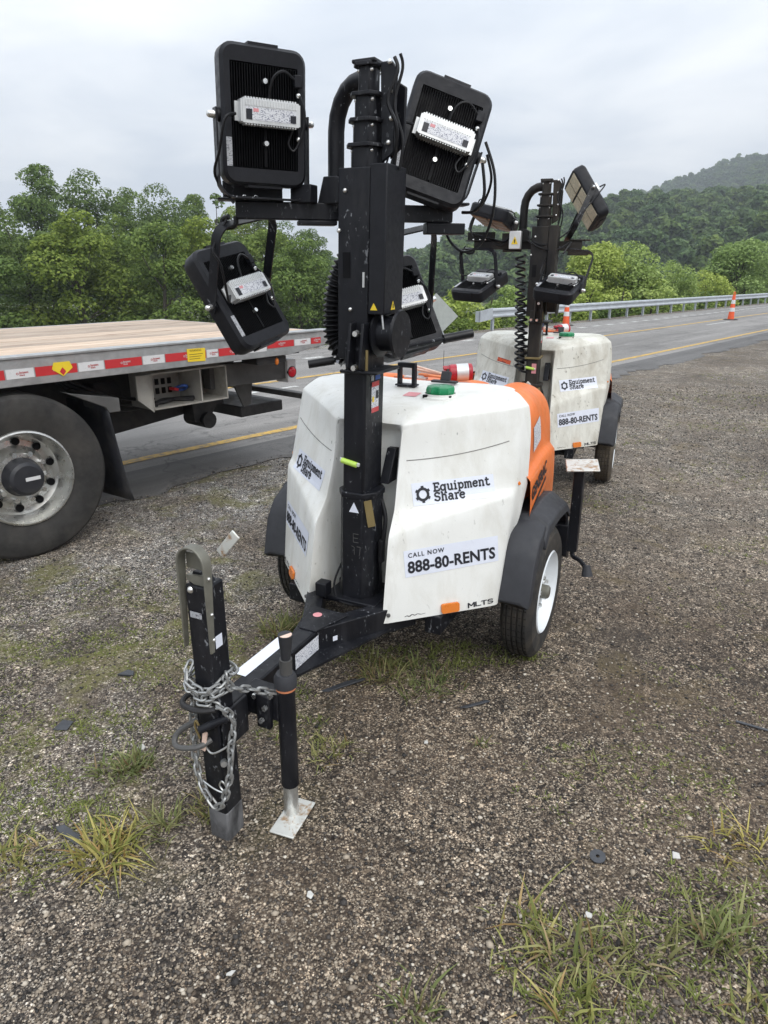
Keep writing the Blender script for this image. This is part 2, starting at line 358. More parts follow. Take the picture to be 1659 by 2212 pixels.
def asphalt_mat(name, base, var, crack=True):
    m, nt, b = new_mat(name)
    n1 = _noise(nt, 220, 2)
    c = _ramp(nt, n1.outputs['Fac'], [(0.3, tuple(x * 0.6 for x in base)), (0.5, base), (0.72, tuple(x * 1.9 for x in base))]).outputs[0]
    tc = nt.nodes.new('ShaderNodeTexCoord'); m1 = nt.nodes.new('ShaderNodeMapping'); m1.inputs['Rotation'].default_value = (0, 0, R(40.835) - R(90))
    nt.links.new(tc.outputs['Object'], m1.inputs['Vector'])
    def along(sc, scale, det=5):
        m2 = nt.nodes.new('ShaderNodeMapping'); m2.inputs['Scale'].default_value = sc; nt.links.new(m1.outputs[0], m2.inputs['Vector'])
        q = nt.nodes.new('ShaderNodeTexNoise'); q.inputs['Scale'].default_value = scale; q.inputs['Detail'].default_value = det; q.inputs['Roughness'].default_value = 0.62
        nt.links.new(m2.outputs[0], q.inputs['Vector']); return q.outputs['Fac']
    f = _ramp(nt, along((0.06, 1.5, 1), 1.3), [(0.3, (1 - var,) * 3), (0.7, (1 + var,) * 3)])
    c = _mixc(nt, 1.0, c, f.outputs[0], 'MULTIPLY')
    f = _ramp(nt, along((0.5, 1.2, 1), 0.8), [(0.55, (0, 0, 0)), (0.7, (0.5, 0.5, 0.5))])
    c = _mixc(nt, f.outputs[0], c, tuple(x * 0.45 for x in base))
    f = _ramp(nt, along((0.3, 1.0, 1), 2.6), [(0.60, (0, 0, 0)), (0.72, (0.5, 0.5, 0.5))])
    c = _mixc(nt, f.outputs[0], c, tuple(min(1, x * 1.8) for x in base))
    vo = nt.nodes.new('ShaderNodeTexVoronoi'); vo.feature = 'DISTANCE_TO_EDGE'; vo.inputs['Scale'].default_value = 0.55
    wn = _noise(nt, 2.2, 4); wm = nt.nodes.new('ShaderNodeVectorMath'); wm.operation = 'SCALE'; wm.inputs['Scale'].default_value = 0.9
    nt.links.new(wn.outputs['Color'], wm.inputs[0]); wa = nt.nodes.new('ShaderNodeVectorMath'); nt.links.new(m1.outputs[0], wa.inputs[0]); nt.links.new(wm.outputs[0], wa.inputs[1]); nt.links.new(wa.outputs[0], vo.inputs['Vector'])
    f = _ramp(nt, vo.outputs['Distance'], [(0.005, (0.4, 0.4, 0.4)), (0.012, (0, 0, 0))])
    c = _mixc(nt, f.outputs[0], c, (0.03, 0.03, 0.03))
    nt.links.new(c, b.inputs['Base Color'])
    b.inputs['Roughness'].default_value = 0.8
    bp = nt.nodes.new('ShaderNodeBump'); bp.inputs['Strength'].default_value = 0.35; bp.inputs['Distance'].default_value = 0.004
    nt.links.new(n1.outputs['Fac'], bp.inputs['Height']); nt.links.new(bp.outputs[0], b.inputs['Normal'])
    return m
MT['asphalt'] = asphalt_mat('worn_asphalt', (0.20, 0.19, 0.18), 0.28)
MT['asphalt_dark'] = asphalt_mat('dark_shoulder_asphalt', (0.105, 0.101, 0.098), 0.35)

def paint_mat(name, col):
    m, nt, b = new_mat(name)
    n1 = _noise(nt, 14, 6, 0.7)
    f = _ramp(nt, n1.outputs['Fac'], [(0.42, (0, 0, 0)), (0.6, (0.75, 0.75, 0.75))])
    nt.links.new(_mixc(nt, f.outputs[0], col, (0.16, 0.15, 0.13)), b.inputs['Base Color'])
    b.inputs['Roughness'].default_value = 0.7
    return m
MT['pyellow'] = paint_mat('yellow_road_paint', (0.66, 0.40, 0.06))
MT['pwhite'] = paint_mat('white_road_paint', (0.62, 0.62, 0.60))
MT['forest_floor'] = mat('forest_floor', (0.035, 0.055, 0.018), 0.95, var=0.4, scale=0.2)
MT['verge'] = mat('grassy_bank', (0.07, 0.085, 0.028), 0.95, var=0.4, scale=1.5)

# ------------------------------------------------------------------ mesh helpers
class MB:
    def __init__(self): self.v = []; self.f = []
    def add(self, vs_, fs_):
        o = len(self.v); self.v += [tuple(p) for p in vs_]; self.f += [tuple(i + o for i in f) for f in fs_]; return self
    def box(self, c, s, rot=None):
        x, y, z = s[0] / 2, s[1] / 2, s[2] / 2
        P = [Vector(p) for p in ((-x, -y, -z), (x, -y, -z), (x, y, -z), (-x, y, -z), (-x, -y, z), (x, -y, z), (x, y, z), (-x, y, z))]
        if rot is not None:
            M_ = rot if isinstance(rot, Matrix) else Euler(rot).to_matrix()
            P = [M_ @ p for p in P]
        return self.add([p + Vector(c) for p in P], [(0, 3, 2, 1), (4, 5, 6, 7), (0, 1, 5, 4), (1, 2, 6, 5), (2, 3, 7, 6), (3, 0, 4, 7)])
    def bar(self, a, b, w, h, up=(0, 0, 1)):
        a, b = Vector(a), Vector(b); d = (b - a).normalized(); up = Vector(up)
        if abs(d.dot(up)) > 0.98: up = Vector((0, 1, 0))
        sx = d.cross(up).normalized(); sy = sx.cross(d).normalized()
        P = []
        for q in (a, b):
            for i, j in ((-1, -1), (1, -1), (1, 1), (-1, 1)): P.append(q + sx * (i * w / 2) + sy * (j * h / 2))
        return self.add(P, [(0, 1, 2, 3), (7, 6, 5, 4), (0, 4, 5, 1), (1, 5, 6, 2), (2, 6, 7, 3), (3, 7, 4, 0)])
    def cyl(self, a, b, r0, r1=None, n=16, rot0=0.0, caps=True):
        if r1 is None: r1 = r0
        a, b = Vector(a), Vector(b); d = (b - a).normalized()
        up = Vector((0, 0, 1)) if abs(d.z) < 0.9 else Vector((0, 1, 0))
        sx = up.cross(d).normalized(); sy = d.cross(sx)
        P = []
        for q, r in ((a, r0), (b, r1)):
            for i in range(n):
                t = rot0 + 2 * math.pi * i / n; P.append(q + sx * (r * math.cos(t)) + sy * (r * math.sin(t)))
        F = [(i, (i + 1) % n, n + (i + 1) % n, n + i) for i in range(n)]
        if caps: F += [tuple(range(n - 1, -1, -1)), tuple(range(n, 2 * n))]
        return self.add(P, F)
    def tube(self, pts, r, n=8, closed=False, rfun=None, flat=None):
        pts = [Vector(p) for p in pts]; m = len(pts); P = []
        prev = None
        for i, p in enumerate(pts):
            if closed: t = (pts[(i + 1) % m] - pts[i - 1]).normalized()
            else: t = (pts[min(i + 1, m - 1)] - pts[max(i - 1, 0)]).normalized()
            if prev is None:
                up = Vector((0, 0, 1)) if abs(t.z) < 0.9 else Vector((0, 1, 0))
                sx = up.cross(t).normalized()
            else:
                sx = (prev - t * prev.dot(t)).normalized()
            prev = sx; sy = t.cross(sx)
            rr = rfun(i / (m - 1)) if rfun else r
            for k in range(n):
                a = 2 * math.pi * (k + 0.5) / n
                if flat: P.append(p + sx * (flat[0] * (1 if math.cos(a) > 0 else -1)) + sy * (flat[1] * (1 if math.sin(a) > 0 else -1)))
                else: P.append(p + sx * (rr * math.cos(a)) + sy * (rr * math.sin(a)))
        F = []
        for i in range(m if closed else m - 1):
            j = (i + 1) % m
            for k in range(n): F.append((i * n + k, i * n + (k + 1) % n, j * n + (k + 1) % n, j * n + k))
        if not closed: F += [tuple(range(n - 1, -1, -1)), tuple(range((m - 1) * n, m * n))]
        return self.add(P, F)
    def prism(self, poly, axis, lo, hi):
        n = len(poly); P = []
        for h in (lo, hi):
            for a, b in poly:
                P.append({'x': (h, a, b), 'y': (a, h, b), 'z': (a, b, h)}[axis])
        return self.add(P, [tuple(range(n)), tuple(range(2 * n - 1, n - 1, -1))] + [(i, n + i, n + (i + 1) % n, (i + 1) % n) for i in range(n)])
    def lathe(self, prof, axis='x', c=(0, 0, 0), n=48):
        # prof: (along axis, radius)
        P = []; m = len(prof)
        for i in range(n):
            t = 2 * math.pi * i / n
            for a, r in prof:
                q = {'x': (a, r * math.cos(t), r * math.sin(t)), 'y': (r * math.cos(t), a, r * math.sin(t)), 'z': (r * math.cos(t), r * math.sin(t), a)}[axis]
                P.append((q[0] + c[0], q[1] + c[1], q[2] + c[2]))
        F = [(i * m + j, i * m + j + 1, ((i + 1) % n) * m + j + 1, ((i + 1) % n) * m + j) for i in range(n) for j in range(m - 1)]
        return self.add(P, F)
    def sphere(self, c, r, n=10, m=6, sc=(1, 1, 1)):
        P = []; F = []
        for j in range(m + 1):
            ph = math.pi * j / m
            for i in range(n):
                t = 2 * math.pi * i / n
                P.append((c[0] + r * sc[0] * math.sin(ph) * math.cos(t), c[1] + r * sc[1] * math.sin(ph) * math.sin(t), c[2] + r * sc[2] * math.cos(ph)))
        for j in range(m):
            for i in range(n): F.append((j * n + i, (j + 1) * n + i, (j + 1) * n + (i + 1) % n, j * n + (i + 1) % n))
        return self.add(P, F)
    def map(self, fn):
        self.v = [tuple(fn(*p)) for p in self.v]; return self
    def mesh(self, name, material=None, smooth=True, angle=38, fix=True):
        me = bpy.data.meshes.new(name)
        me.from_pydata([tuple(p) for p in self.v], [], self.f)
        if fix:
            bm = bmesh.new(); bm.from_mesh(me)
            bmesh.ops.remove_doubles(bm, verts=bm.verts, dist=1e-6)
            bmesh.ops.recalc_face_normals(bm, faces=bm.faces)
            bm.to_mesh(me); bm.free()
        if smooth:
            me.polygons.foreach_set('use_smooth', [True] * len(me.polygons))
            me.set_sharp_from_angle(angle=R(angle))
        if material is not None: me.materials.append(MT[material] if isinstance(material, str) else material)
        me.update()
        return me
    def build(self, name, material, parent=None, bevel=0.0, segs=2, **kw):
        return link(name, self.mesh(name, material, **kw), parent, bevel, segs)

def link(name, me, parent=None, bevel=0.0, segs=2):
    o = bpy.data.objects.new(name, me)
    COL.objects.link(o)
    if parent is not None: o.parent = parent
    if bevel > 0:
        b = o.modifiers.new('bevel', 'BEVEL'); b.width = bevel; b.segments = segs; b.limit_method = 'ANGLE'; b.angle_limit = R(35)
        b.harden_normals = False
    return o

def thing(name, label, cat, loc=(0, 0, 0), rot=(0, 0, 0), group=None):
    o = bpy.data.objects.new(name, None); COL.objects.link(o)
    o.empty_display_size = 0.2
    o.location = loc; o.rotation_euler = rot
    tag(o, label, cat, group); return o

def tag(o, label, cat, group=None):
    o['label'] = label; o['category'] = cat
    if group: o['group'] = group
    return o

def struct(o, kind='structure'):
    o['kind'] = kind; return o

def catmull(pts, k=6, closed=False):
    pts = [Vector(p) for p in pts]; n = len(pts); out = []
    rng_ = range(n) if closed else range(n - 1)
    for i in rng_:
        if closed: p0, p1, p2, p3 = pts[i - 1], pts[i], pts[(i + 1) % n], pts[(i + 2) % n]
        else: p0, p1, p2, p3 = pts[max(i - 1, 0)], pts[i], pts[i + 1], pts[min(i + 2, n - 1)]
        for j in range(k):
            t = j / k
            out.append(0.5 * ((2 * p1) + (p2 - p0) * t + (2 * p0 - 5 * p1 + 4 * p2 - p3) * t * t + (3 * p1 - p0 - 3 * p2 + p3) * t ** 3))
    if not closed: out.append(pts[-1])
    return out

def rrect(w, h, r, k=5):
    pts = []
    for cx, cy, a0 in ((w / 2 - r, h / 2 - r, 0), (-w / 2 + r, h / 2 - r, 90), (-w / 2 + r, -h / 2 + r, 180), (w / 2 - r, -h / 2 + r, 270)):
        for i in range(k + 1):
            a = R(a0 + 90 * i / k); pts.append((cx + r * math.cos(a), cy + r * math.sin(a)))
    return pts

# ------------------------------------------------------------------ lettering (flat shapes, later laid on real surfaces)
def text2d(txt, size=1.0, bold=0.0, narrow=1.0, spacing=1.0):
    cu = bpy.data.curves.new('lettering', 'FONT')
    cu.body = txt; cu.size = size; cu.offset = bold; cu.space_character = spacing
    cu.resolution_u = 3; cu.align_x = 'LEFT'
    o = bpy.data.objects.new('lettering', cu); COL.objects.link(o)
    dg = bpy.context.evaluated_depsgraph_get()
    me = bpy.data.meshes.new_from_object(o.evaluated_get(dg))
    bm = bmesh.new(); bm.from_mesh(me); bmesh.ops.triangulate(bm, faces=bm.faces)
    vs_ = [(v.co.x * narrow, v.co.y) for v in bm.verts]
    fs_ = [tuple(v.index for v in f.verts) for f in bm.faces]
    bm.free(); bpy.data.meshes.remove(me); bpy.data.objects.remove(o); bpy.data.curves.remove(cu)
    x0 = min(v[0] for v in vs_); y0 = min(v[1] for v in vs_)
    vs_ = [(x - x0, y - y0) for x, y in vs_]
    return vs_, fs_

def fit2d(shape, w, h, x=0.0, y=0.0):
    vs_, fs_ = shape
    W_ = max(v[0] for v in vs_) or 1; H_ = max(v[1] for v in vs_) or 1
    return [(v[0] / W_ * w + x, v[1] / H_ * h + y) for v in vs_], fs_

def join2d(*shapes):
    V, F = [], []
    for vs_, fs_ in shapes:
        o = len(V); V += vs_; F += [tuple(i + o for i in f) for f in fs_]
    return V, F

def strokes2d(paths, w):
    V, F = [], []
    for pts in paths:
        for (ax, ay), (bx, by) in zip(pts[:-1], pts[1:]):
            dx, dy = bx - ax, by - ay; l = math.hypot(dx, dy) or 1; dx /= l; dy /= l
            e = w * 0.22 if len(pts) > 2 else 0
            ax2, ay2, bx2, by2 = ax - dx * e, ay - dy * e, bx + dx * e, by + dy * e
            nx, ny = -dy * w / 2, dx * w / 2; o = len(V)
            V += [(ax2 + nx, ay2 + ny), (ax2 - nx, ay2 - ny), (bx2 - nx, by2 - ny), (bx2 + nx, by2 + ny)]; F.append((o, o + 1, o + 2, o + 3))
    return V, F

def arc(cx, cy, rx, ry, a0, a1, n=10):
    return [(cx + rx * math.cos(R(a0 + (a1 - a0) * i / n)), cy + ry * math.sin(R(a0 + (a1 - a0) * i / n))) for i in range(n + 1)]

def slab_glyph(ch):
    sf = 0.13
    def st(x, y0, y1): return [[(x, y0), (x, y1)]]
    def ser(x0, x1, y): return [[(x0, y), (x1, y)]]
    if ch == 'E':
        return st(.2, 0, 1) + ser(0, .7, .93) + ser(0, .72, .07) + ser(.2, .52, .5) + [[(.66, .93), (.66, .70)], [(.68, .07), (.68, .32)], [(.5, .38), (.5, .62)]], .82
    if ch == 'q':
        return [arc(.30, .36, .24, .30, 0, 360, 16)] + st(.56, -.28, .7) + ser(.42, .72, -.24) + ser(.5, .68, .66), .78
    if ch == 'u':
        return st(.16, .2, .7) + [arc(.36, .22, .2, .19, 180, 360)] + st(.56, 0, .7) + ser(0, .2, .66) + ser(.42, .58, .66) + ser(.56, .74, .04), .8
    if ch == 'i':
        return st(.2, 0, .7) + ser(.02, .2, .66) + ser(.02, .38, .04) + [[(.2, .84), (.2, 1.0)]], .44
    if ch == 'p':
        return st(.2, -.28, .7) + [arc(.42, .36, .23, .30, 0, 360, 16)] + ser(.04, .34, -.24) + ser(.04, .2, .66), .76
    if ch == 'm':
        return st(.18, 0, .7) + st(.5, 0, .5) + st(.82, 0, .5) + [arc(.34, .5, .16, .16, 0, 180), arc(.66, .5, .16, .16, 0, 180)] + ser(.02, .18, .66) + ser(.02, .3, .04) + ser(.4, .6, .04) + ser(.72, .96, .04), 1.02
    if ch == 'n':
        return st(.18, 0, .7) + st(.56, 0, .48) + [arc(.37, .48, .19, .18, 0, 180)] + ser(.02, .18, .66) + ser(.02, .32, .04) + ser(.44, .72, .04), .78
    if ch == 'e':
        return [arc(.34, .35, .26, .31, 20, 325, 18)] + ser(.1, .6, .38), .7
    if ch == 't':
        return st(.22, .2, .95) + [arc(.4, .2, .18, .17, 180, 330)] + ser(.02, .5, .66), .58
    if ch == 'S':
        return [arc(.36, .73, .25, .21, 20, 270, 12) + arc(.36, .29, .26, .23, 90, -160, 12)[0:], [(.6, .95), (.6, .72)], [(.1, .05), (.1, .28)]], .76
    if ch == 'h':
        return st(.18, 0, 1) + st(.56, 0, .48) + [arc(.37, .48, .19, .18, 0, 180)] + ser(.02, .18, .96) + ser(.02, .32, .04) + ser(.44, .72, .04), .78
    if ch == 'a':
        return [arc(.30, .22, .2, .18, 0, 360, 14)] + st(.52, 0, .5) + [arc(.33, .5, .19, .17, 0, 150)] + ser(.52, .68, .04), .74
    if ch == 'r':
        return st(.2, 0, .7) + [arc(.42, .42, .22, .24, 60, 170)] + ser(.02, .2, .66) + ser(.02, .38, .04), .58
    return [], .4

def slab2d(txt, h, w=None):
    V, F = [], []; x = 0
    for ch in txt:
        p, adv = slab_glyph(ch)
        v, f = strokes2d([[(a + x, b) for a, b in q] for q in p], .195)
        o = len(V); V += v; F += [tuple(i + o for i in g) for g in f]; x += adv
    sx = h if w is None else w / x
    return [(a * sx, b * h) for a, b in V], F

def gear2d(r):
    paths = []
    V, F = [], []
    for k in range(6):
        v, f = strokes2d([[(0 + r * .74 * math.cos(R(a)), r * .74 * math.sin(R(a))) for a in np.linspace(k * 60 + 4, k * 60 + 56, 6)]], r * .36)
        o = len(V); V += v; F += [tuple(i + o for i in g) for g in f]
        a = R(k * 60 + 30)
        v, f = strokes2d([[(r * .7 * math.cos(a), r * .7 * math.sin(a)), (r * 1.12 * math.cos(a), r * 1.12 * math.sin(a))]], r * .40)
        o = len(V); V += v; F += [tuple(i + o for i in g) for g in f]
    return V, F

def grid2d(w, h, nx=6, ny=3):
    V = [(w * i / nx, h * j / ny) for j in range(ny + 1) for i in range(nx + 1)]
    F = [(j * (nx + 1) + i, j * (nx + 1) + i + 1, (j + 1) * (nx + 1) + i + 1, (j + 1) * (nx + 1) + i) for j in range(ny) for i in range(nx)]
    return V, F

class Frame:
    """a local frame on a surface: origin at the lower left corner of a decal"""
    def __init__(self, o, x, y, bvh=None):
        self.o = Vector(o); self.x = Vector(x).normalized(); y = Vector(y)
        self.n = self.x.cross(y).normalized(); self.y = self.n.cross(self.x).normalized(); self.bvh = bvh
    def lay(self, shape, lift, jitter=False):
        vs_, fs_ = shape; V = []
        for i, (a, b) in enumerate(vs_):
            p = self.o + self.x * a + self.y * b; q = p
            if self.bvh is not None:
                hit = self.bvh.ray_cast(p + self.n * 0.12, -self.n, 0.3)
                if hit[0] is not None: q = hit[0]
            V.append(q + self.n * (lift + (0.00004 * (i // 4 % 9) if jitter else 0)))
        mb = MB(); mb.v = [tuple(p) for p in V]; mb.f = list(fs_); return mb

def lay(frame, shape, lift, name, material, parent, jitter=False):
    return frame.lay(shape, lift, jitter).build(name, material, parent, smooth=False, fix=False)

# ------------------------------------------------------------------ the place: road coordinates (s along the road, n across it, right of travel positive)
PHI = R(40.835)
SV = Vector((math.sin(PHI), math.cos(PHI), 0)); NV = Vector((math.cos(PHI), -math.sin(PHI), 0))
def gz_s(s): return -0.0108 * max(0.0, s - 3.5)
_wv = [(random.uniform(0.6, 5.0), random.uniform(0, 6.28), random.uniform(0, 6.28)) for _ in range(14)]
def micro(x, y):
    h = 0
    for k, a, p in _wv: h += math.sin(k * (x * math.cos(a) + y * math.sin(a)) + p) / (1 + k)
    return 0.006 * h
def ground_z(s, n):
    z = gz_s(s)
    if n < -13.3: z -= min(4.5, (-13.3 - n) * 0.42)
    elif n > -5.2: z += micro(*(SV * s + NV * n).xy) * min(1, (n + 5.2) / 0.6)
    return z
def rp(s, n, dz=0.0):
    p = SV * s + NV * n
    return Vector((p.x, p.y, gz_s(s) + dz))

def build_ground():
    ss = list(np.concatenate([np.linspace(-300, -12, 10), np.linspace(-8, -2, 8), np.arange(-1.6, 9, 0.10), np.linspace(9.3, 30, 30), np.linspace(34, 120, 22), np.linspace(150, 1300, 10)]))
    nn = list(np.concatenate([np.linspace(-1300, -60, 12), np.linspace(-50, -16, 10), [-14.5, -13.9, -13.3, -12.8, -9, -5.6], np.arange(-5.2, 5.0, 0.10), np.linspace(5.3, 30, 18), np.linspace(60, 600, 6)]))
    V = []
    for n in nn:
        for s in ss:
            p = SV * s + NV * n
            z = ground_z(s, n)
            if -13.0 < n < -5.0: z = gz_s(s) - 0.02
            V.append((p.x, p.y, max(z, -14)))
    a = len(ss)
    F = [(j * a + i, (j + 1) * a + i, (j + 1) * a + i + 1, j * a + i + 1) for j in range(len(nn) - 1) for i in range(a - 1)]
    mb = MB(); mb.v = V; mb.f = F
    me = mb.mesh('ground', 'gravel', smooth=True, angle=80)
    me.materials.append(MT['verge'])
    nf = a - 1
    for pi, p in enumerate(me.polygons):
        c = p.center
        if c.dot(NV) < -13.2: p.material_index = 1
    o = link('ground', me); struct(o)
build_ground()

def strip(name, n0, n1, s0, s1, dz, material, step=2.0):
    q_ = [s0] + list(np.arange(-10, 20, 0.5)) + list(np.linspace(20, s1, 80)); mb = MB()
    for a, b in zip(q_[:-1], q_[1:]):
        mb.add([rp(a, n0, dz), rp(b, n0, dz), rp(b, n1, dz), rp(a, n1, dz)], [(0, 1, 2, 3)])
    # give the paved sheet a real edge
    o = mb.build(name, material); struct(o); return o

def road_sheet():
    # paved shoulder with a ragged edge to the gravel
    mb = MB(); ss = list(np.concatenate([np.linspace(-120, -6, 12), np.arange(-5, 24, 0.18), np.linspace(25, 420, 60)]))
    V = []; F = []
    for i, s in enumerate(ss):
        w = 0.08 * math.sin(s * 1.3) + 0.06 * math.sin(s * 4.1 + 1) + random.uniform(-0.10, 0.10)
        V += [rp(s, -5.0 + w, -0.012), rp(s, -5.05 + w, 0.008), rp(s, -5.72, 0.010)]
    for i in range(len(ss) - 1):
        for k in range(2): F.append((3 * i + k, 3 * i + 3 + k, 3 * i + 4 + k, 3 * i + 1 + k))
    mb.v = [tuple(p) for p in V]; mb.f = F
    struct(mb.build('road_shoulder', 'asphalt_dark', smooth=False))
    strip('road', -5.72, -12.6, -120, 420, 0.010, 'asphalt', 3)
road_sheet()
def line(name, n, w, s0, s1, material, dash=None, gap=0):
    mb = MB(); segs = []
    if dash is None:
        q_ = list(np.arange(s0, 20, 0.5)) + list(np.linspace(20, s1, 50)); segs = list(zip(q_[:-1], q_[1:]))
    else:
        s = s0
        while s < s1: segs.append((s, s + dash)); s += dash + gap
    for a, b in segs:
        mb.add([rp(a, n + w / 2, .0145), rp(b, n + w / 2, .0145), rp(b, n - w / 2, .0145), rp(a, n - w / 2, .0145)], [(0, 1, 2, 3)])
    struct(mb.build(name, material, smooth=False))
line('yellow_edge_line', -6.03, 0.13, -40, 300, 'pyellow')
line('yellow_lane_line', -9.10, 0.13, -40, 300, 'pyellow')
line('white_lane_dashes', -8.42, 0.11, 4.6, 200, 'pwhite', 3.0, 9.0)
line('white_edge_dashes', -11.25, 0.22, 2, 160, 'pwhite', 0.55, 0.65)

# hills: one near ridge and one far ridge
def ridge(name, prof, r_base, r_crest, z_base, crown, r_back):
    azs = np.linspace(-55, 62, 118); mb = MB(); V = []; nr = 14
    pa = [p[0] for p in prof]; pe = [p[1] for p in prof]
    for az in azs:
        el = float(np.interp(az, pa, pe))
        rc = r_crest * (1 + 0.05 * math.sin(az * 0.31) + 0.03 * math.sin(az * 0.83 + 1))
        zc = CAM_H + rc * math.tan(R(el)) - crown
        for k in range(nr + 1):
            t = k / nr
            if t <= 0.75:
                u = t / 0.75; r = r_base + (rc - r_base) * u
                z = z_base + (zc - z_base) * (u ** 0.85) + (zc - z_base) * 0.07 * math.sin(az * 0.9 + u * 5) * math.sin(math.pi * u)
            else:
                u = (t - 0.75) / 0.25; r = rc + (r_back - rc) * u; z = zc - (zc - z_base) * u * u
            V.append((r * math.sin(R(az)), r * math.cos(R(az)), z))
    m = nr + 1
    F = [(i * m + k, (i + 1) * m + k, (i + 1) * m + k + 1, i * m + k + 1) for i in range(len(azs) - 1) for k in range(nr)]
    mb.v = V; mb.f = F
    o = mb.build(name, 'forest_floor', fix=False, angle=80); struct(o)
    return V, len(azs), m
NEAR = ridge('hillside', [(-60, 0.4), (-8, 0.35), (-3.9, .35), (2.8, 1.05), (5.6, 2.6), (10.2, 3.75), (13.3, 4.45), (16.9, 4.9), (20.1, 5.1), (24, 5.2), (30, 5.0), (45, 4.2), (62, 3.5)], 190, 380, -9, 12.5, 560)
FAR = ridge('far_hillside', [(-60, 0.5), (14, 1.5), (16, 3.6), (18.4, 5.2), (20.6, 6.0), (22.5, 6.6), (24.8, 7.25), (26.6, 7.4), (32, 8.0), (40, 8.4), (62, 7)], 560, 900, -9, 13.0, 1300)

# ------------------------------------------------------------------ foliage
def rand_unit(k):
    v = RNG.normal(size=(k, 3)); return v / np.linalg.norm(v, axis=1)[:, None]

def leaf_mesh(name, centres, normals, size, material, aspect=0.62):
    """many small leaf-clump faces: bent quads"""
    k = len(centres)
    t = np.cross(normals, rand_unit(k)); t /= np.linalg.norm(t, axis=1)[:, None] + 1e-9
    b = np.cross(normals, t)
    sz = (size * RNG.uniform(0.55, 1.35, k))[:, None]
    lift = normals * sz * RNG.uniform(-0.25, 0.35, (k, 1))
    p0 = centres - t * sz; p1 = centres + b * sz * aspect + lift; p2 = centres + t * sz; p3 = centres - b * sz * aspect + lift
    V = np.stack([p0, p1, p2, p3], 1).reshape(-1, 3)
    me = bpy.data.meshes.new(name)
    me.vertices.add(4 * k); me.vertices.foreach_set('co', V.astype(np.float32).ravel())
    me.loops.add(4 * k); me.loops.foreach_set('vertex_index', np.arange(4 * k, dtype=np.int32))
    me.polygons.add(k); me.polygons.foreach_set('loop_start', np.arange(0, 4 * k, 4, dtype=np.int32))
    me.update(calc_edges=True); me.validate()
    me.materials.append(MT[material])
    return me

def crown_mesh(name, height, width, nleaf, size, material, seed, lobes=26, base=0.18, pointy=0.0):
    """crown built from many uneven leafy lobes around a hidden limb structure"""
    global RNG
    RNG = np.random.default_rng(seed)
    cs = []
    for i in range(lobes):
        h = RNG.uniform(base, 1.0)
        prof = math.sin(math.pi * min(1, max(0.02, (h - base * 0.6) / (1.04 - base * 0.6))) ** (0.8 + pointy)) ** 0.75
        rr = width / 2 * prof * math.sqrt(RNG.uniform(0.15, 1.0)) * 0.8
        a = RNG.uniform(0, 2 * math.pi)
        lr = width * RNG.uniform(0.13, 0.24) * (0.55 + 0.45 * prof)
        cs.append((rr * math.cos(a), rr * math.sin(a), h * height - lr * 0.4, lr))
    cs = np.array(cs)
    w = cs[:, 3] ** 2; idx = RNG.choice(len(cs), nleaf, p=w / w.sum())
    d = rand_unit(nleaf); d[:, 2] = np.where(RNG.uniform(size=nleaf) < 0.62, np.abs(d[:, 2]), d[:, 2])
    rad = RNG.uniform(0.55, 1.08, nleaf) ** 0.6
    P = cs[idx, :3] + d * (cs[idx, 3] * rad)[:, None] * np.array([1.05, 1.05, 0.82])
    N = d * 0.7 + rand_unit(nleaf) * 0.75 + np.array([0, 0, 0.45]); N /= np.linalg.norm(N, axis=1)[:, None]
    return leaf_mesh(name, P, N, size, material), cs

def trunk_mesh(name, height, r, cs, seed):
    rg = random.Random(seed); mb = MB()
    top = Vector((rg.uniform(-.3, .3), rg.uniform(-.3, .3), height * 0.82))
    pts = catmull([(0, 0, -0.6), (rg.uniform(-.1, .1), rg.uniform(-.1, .1), height * 0.3), tuple(top * 0.72), tuple(top)], 5)
    mb.tube(pts, r, 8, rfun=lambda t: r * (1 - 0.85 * t) + 0.02)
    for c in cs[::2]:
        k = min(len(pts) - 2, max(3, int(len(pts) * (c[2] / height) * 0.7)))
        p = pts[k]; q = Vector(c[:3])
        mid = p.lerp(q, 0.5) + Vector((0, 0, -0.08 * height * 0.3))
        mb.tube([p, mid, q], r * 0.25, 5, rfun=lambda t: r * 0.28 * (1 - 0.8 * t) + 0.01)
    return mb.mesh(name, 'bark', fix=False)

TREE_KINDS = {}
def tree_kind(key, height, width, nleaf, size, material, seed, **kw):
    cm, cs = crown_mesh('crown', height, width, nleaf, size, material, seed, **kw)
    TREE_KINDS[key] = (cm, trunk_mesh('trunk', height, 0.018 * height, cs, seed), height)
for i_ in range(3): tree_kind('tall%d' % i_, 15, 8.5, 15000, 0.14, ('leaf', 'leaf_dark', 'leaf')[i_], 21 + i_, lobes=34, base=0.22)
for i_ in range(3): tree_kind('mid%d' % i_, 10, 7.5, 14000, 0.125, ('leaf', 'leaf', 'leaf_dark')[i_], 31 + i_, lobes=30, base=0.06)
for i_ in range(2): tree_kind('bright%d' % i_, 8, 6.0, 24000, 0.095, 'leaf_bright', 41 + i_, lobes=60, base=0.04, pointy=0.10)
for i_ in range(2): tree_kind('bush%d' % i_, 3.2, 3.6, 2600, 0.095, ('leaf_bright', 'leaf')[i_], 51 + i_, lobes=20, base=0.02)
tree_kind('slim', 13, 3.4, 1500, 0.18, 'leaf_dark', 61, lobes=16, base=0.25)

def tree(key, x, y, z, top, label, rot, group, wid=1.0, name='tree', cat='tree'):
    cm, tm, h = TREE_KINDS[key]
    s = (top - z) / h
    o = thing(name, label, cat, (x, y, z), (0, 0, rot), group)
    o.scale = (s * wid, s * wid, s)
    link('crown', cm, o); link('trunk', tm, o)
    return o
def azp(az, r): return r * math.sin(R(az)), r * math.cos(R(az))
def topz(el, r): return CAM_H + r * math.tan(R(el))

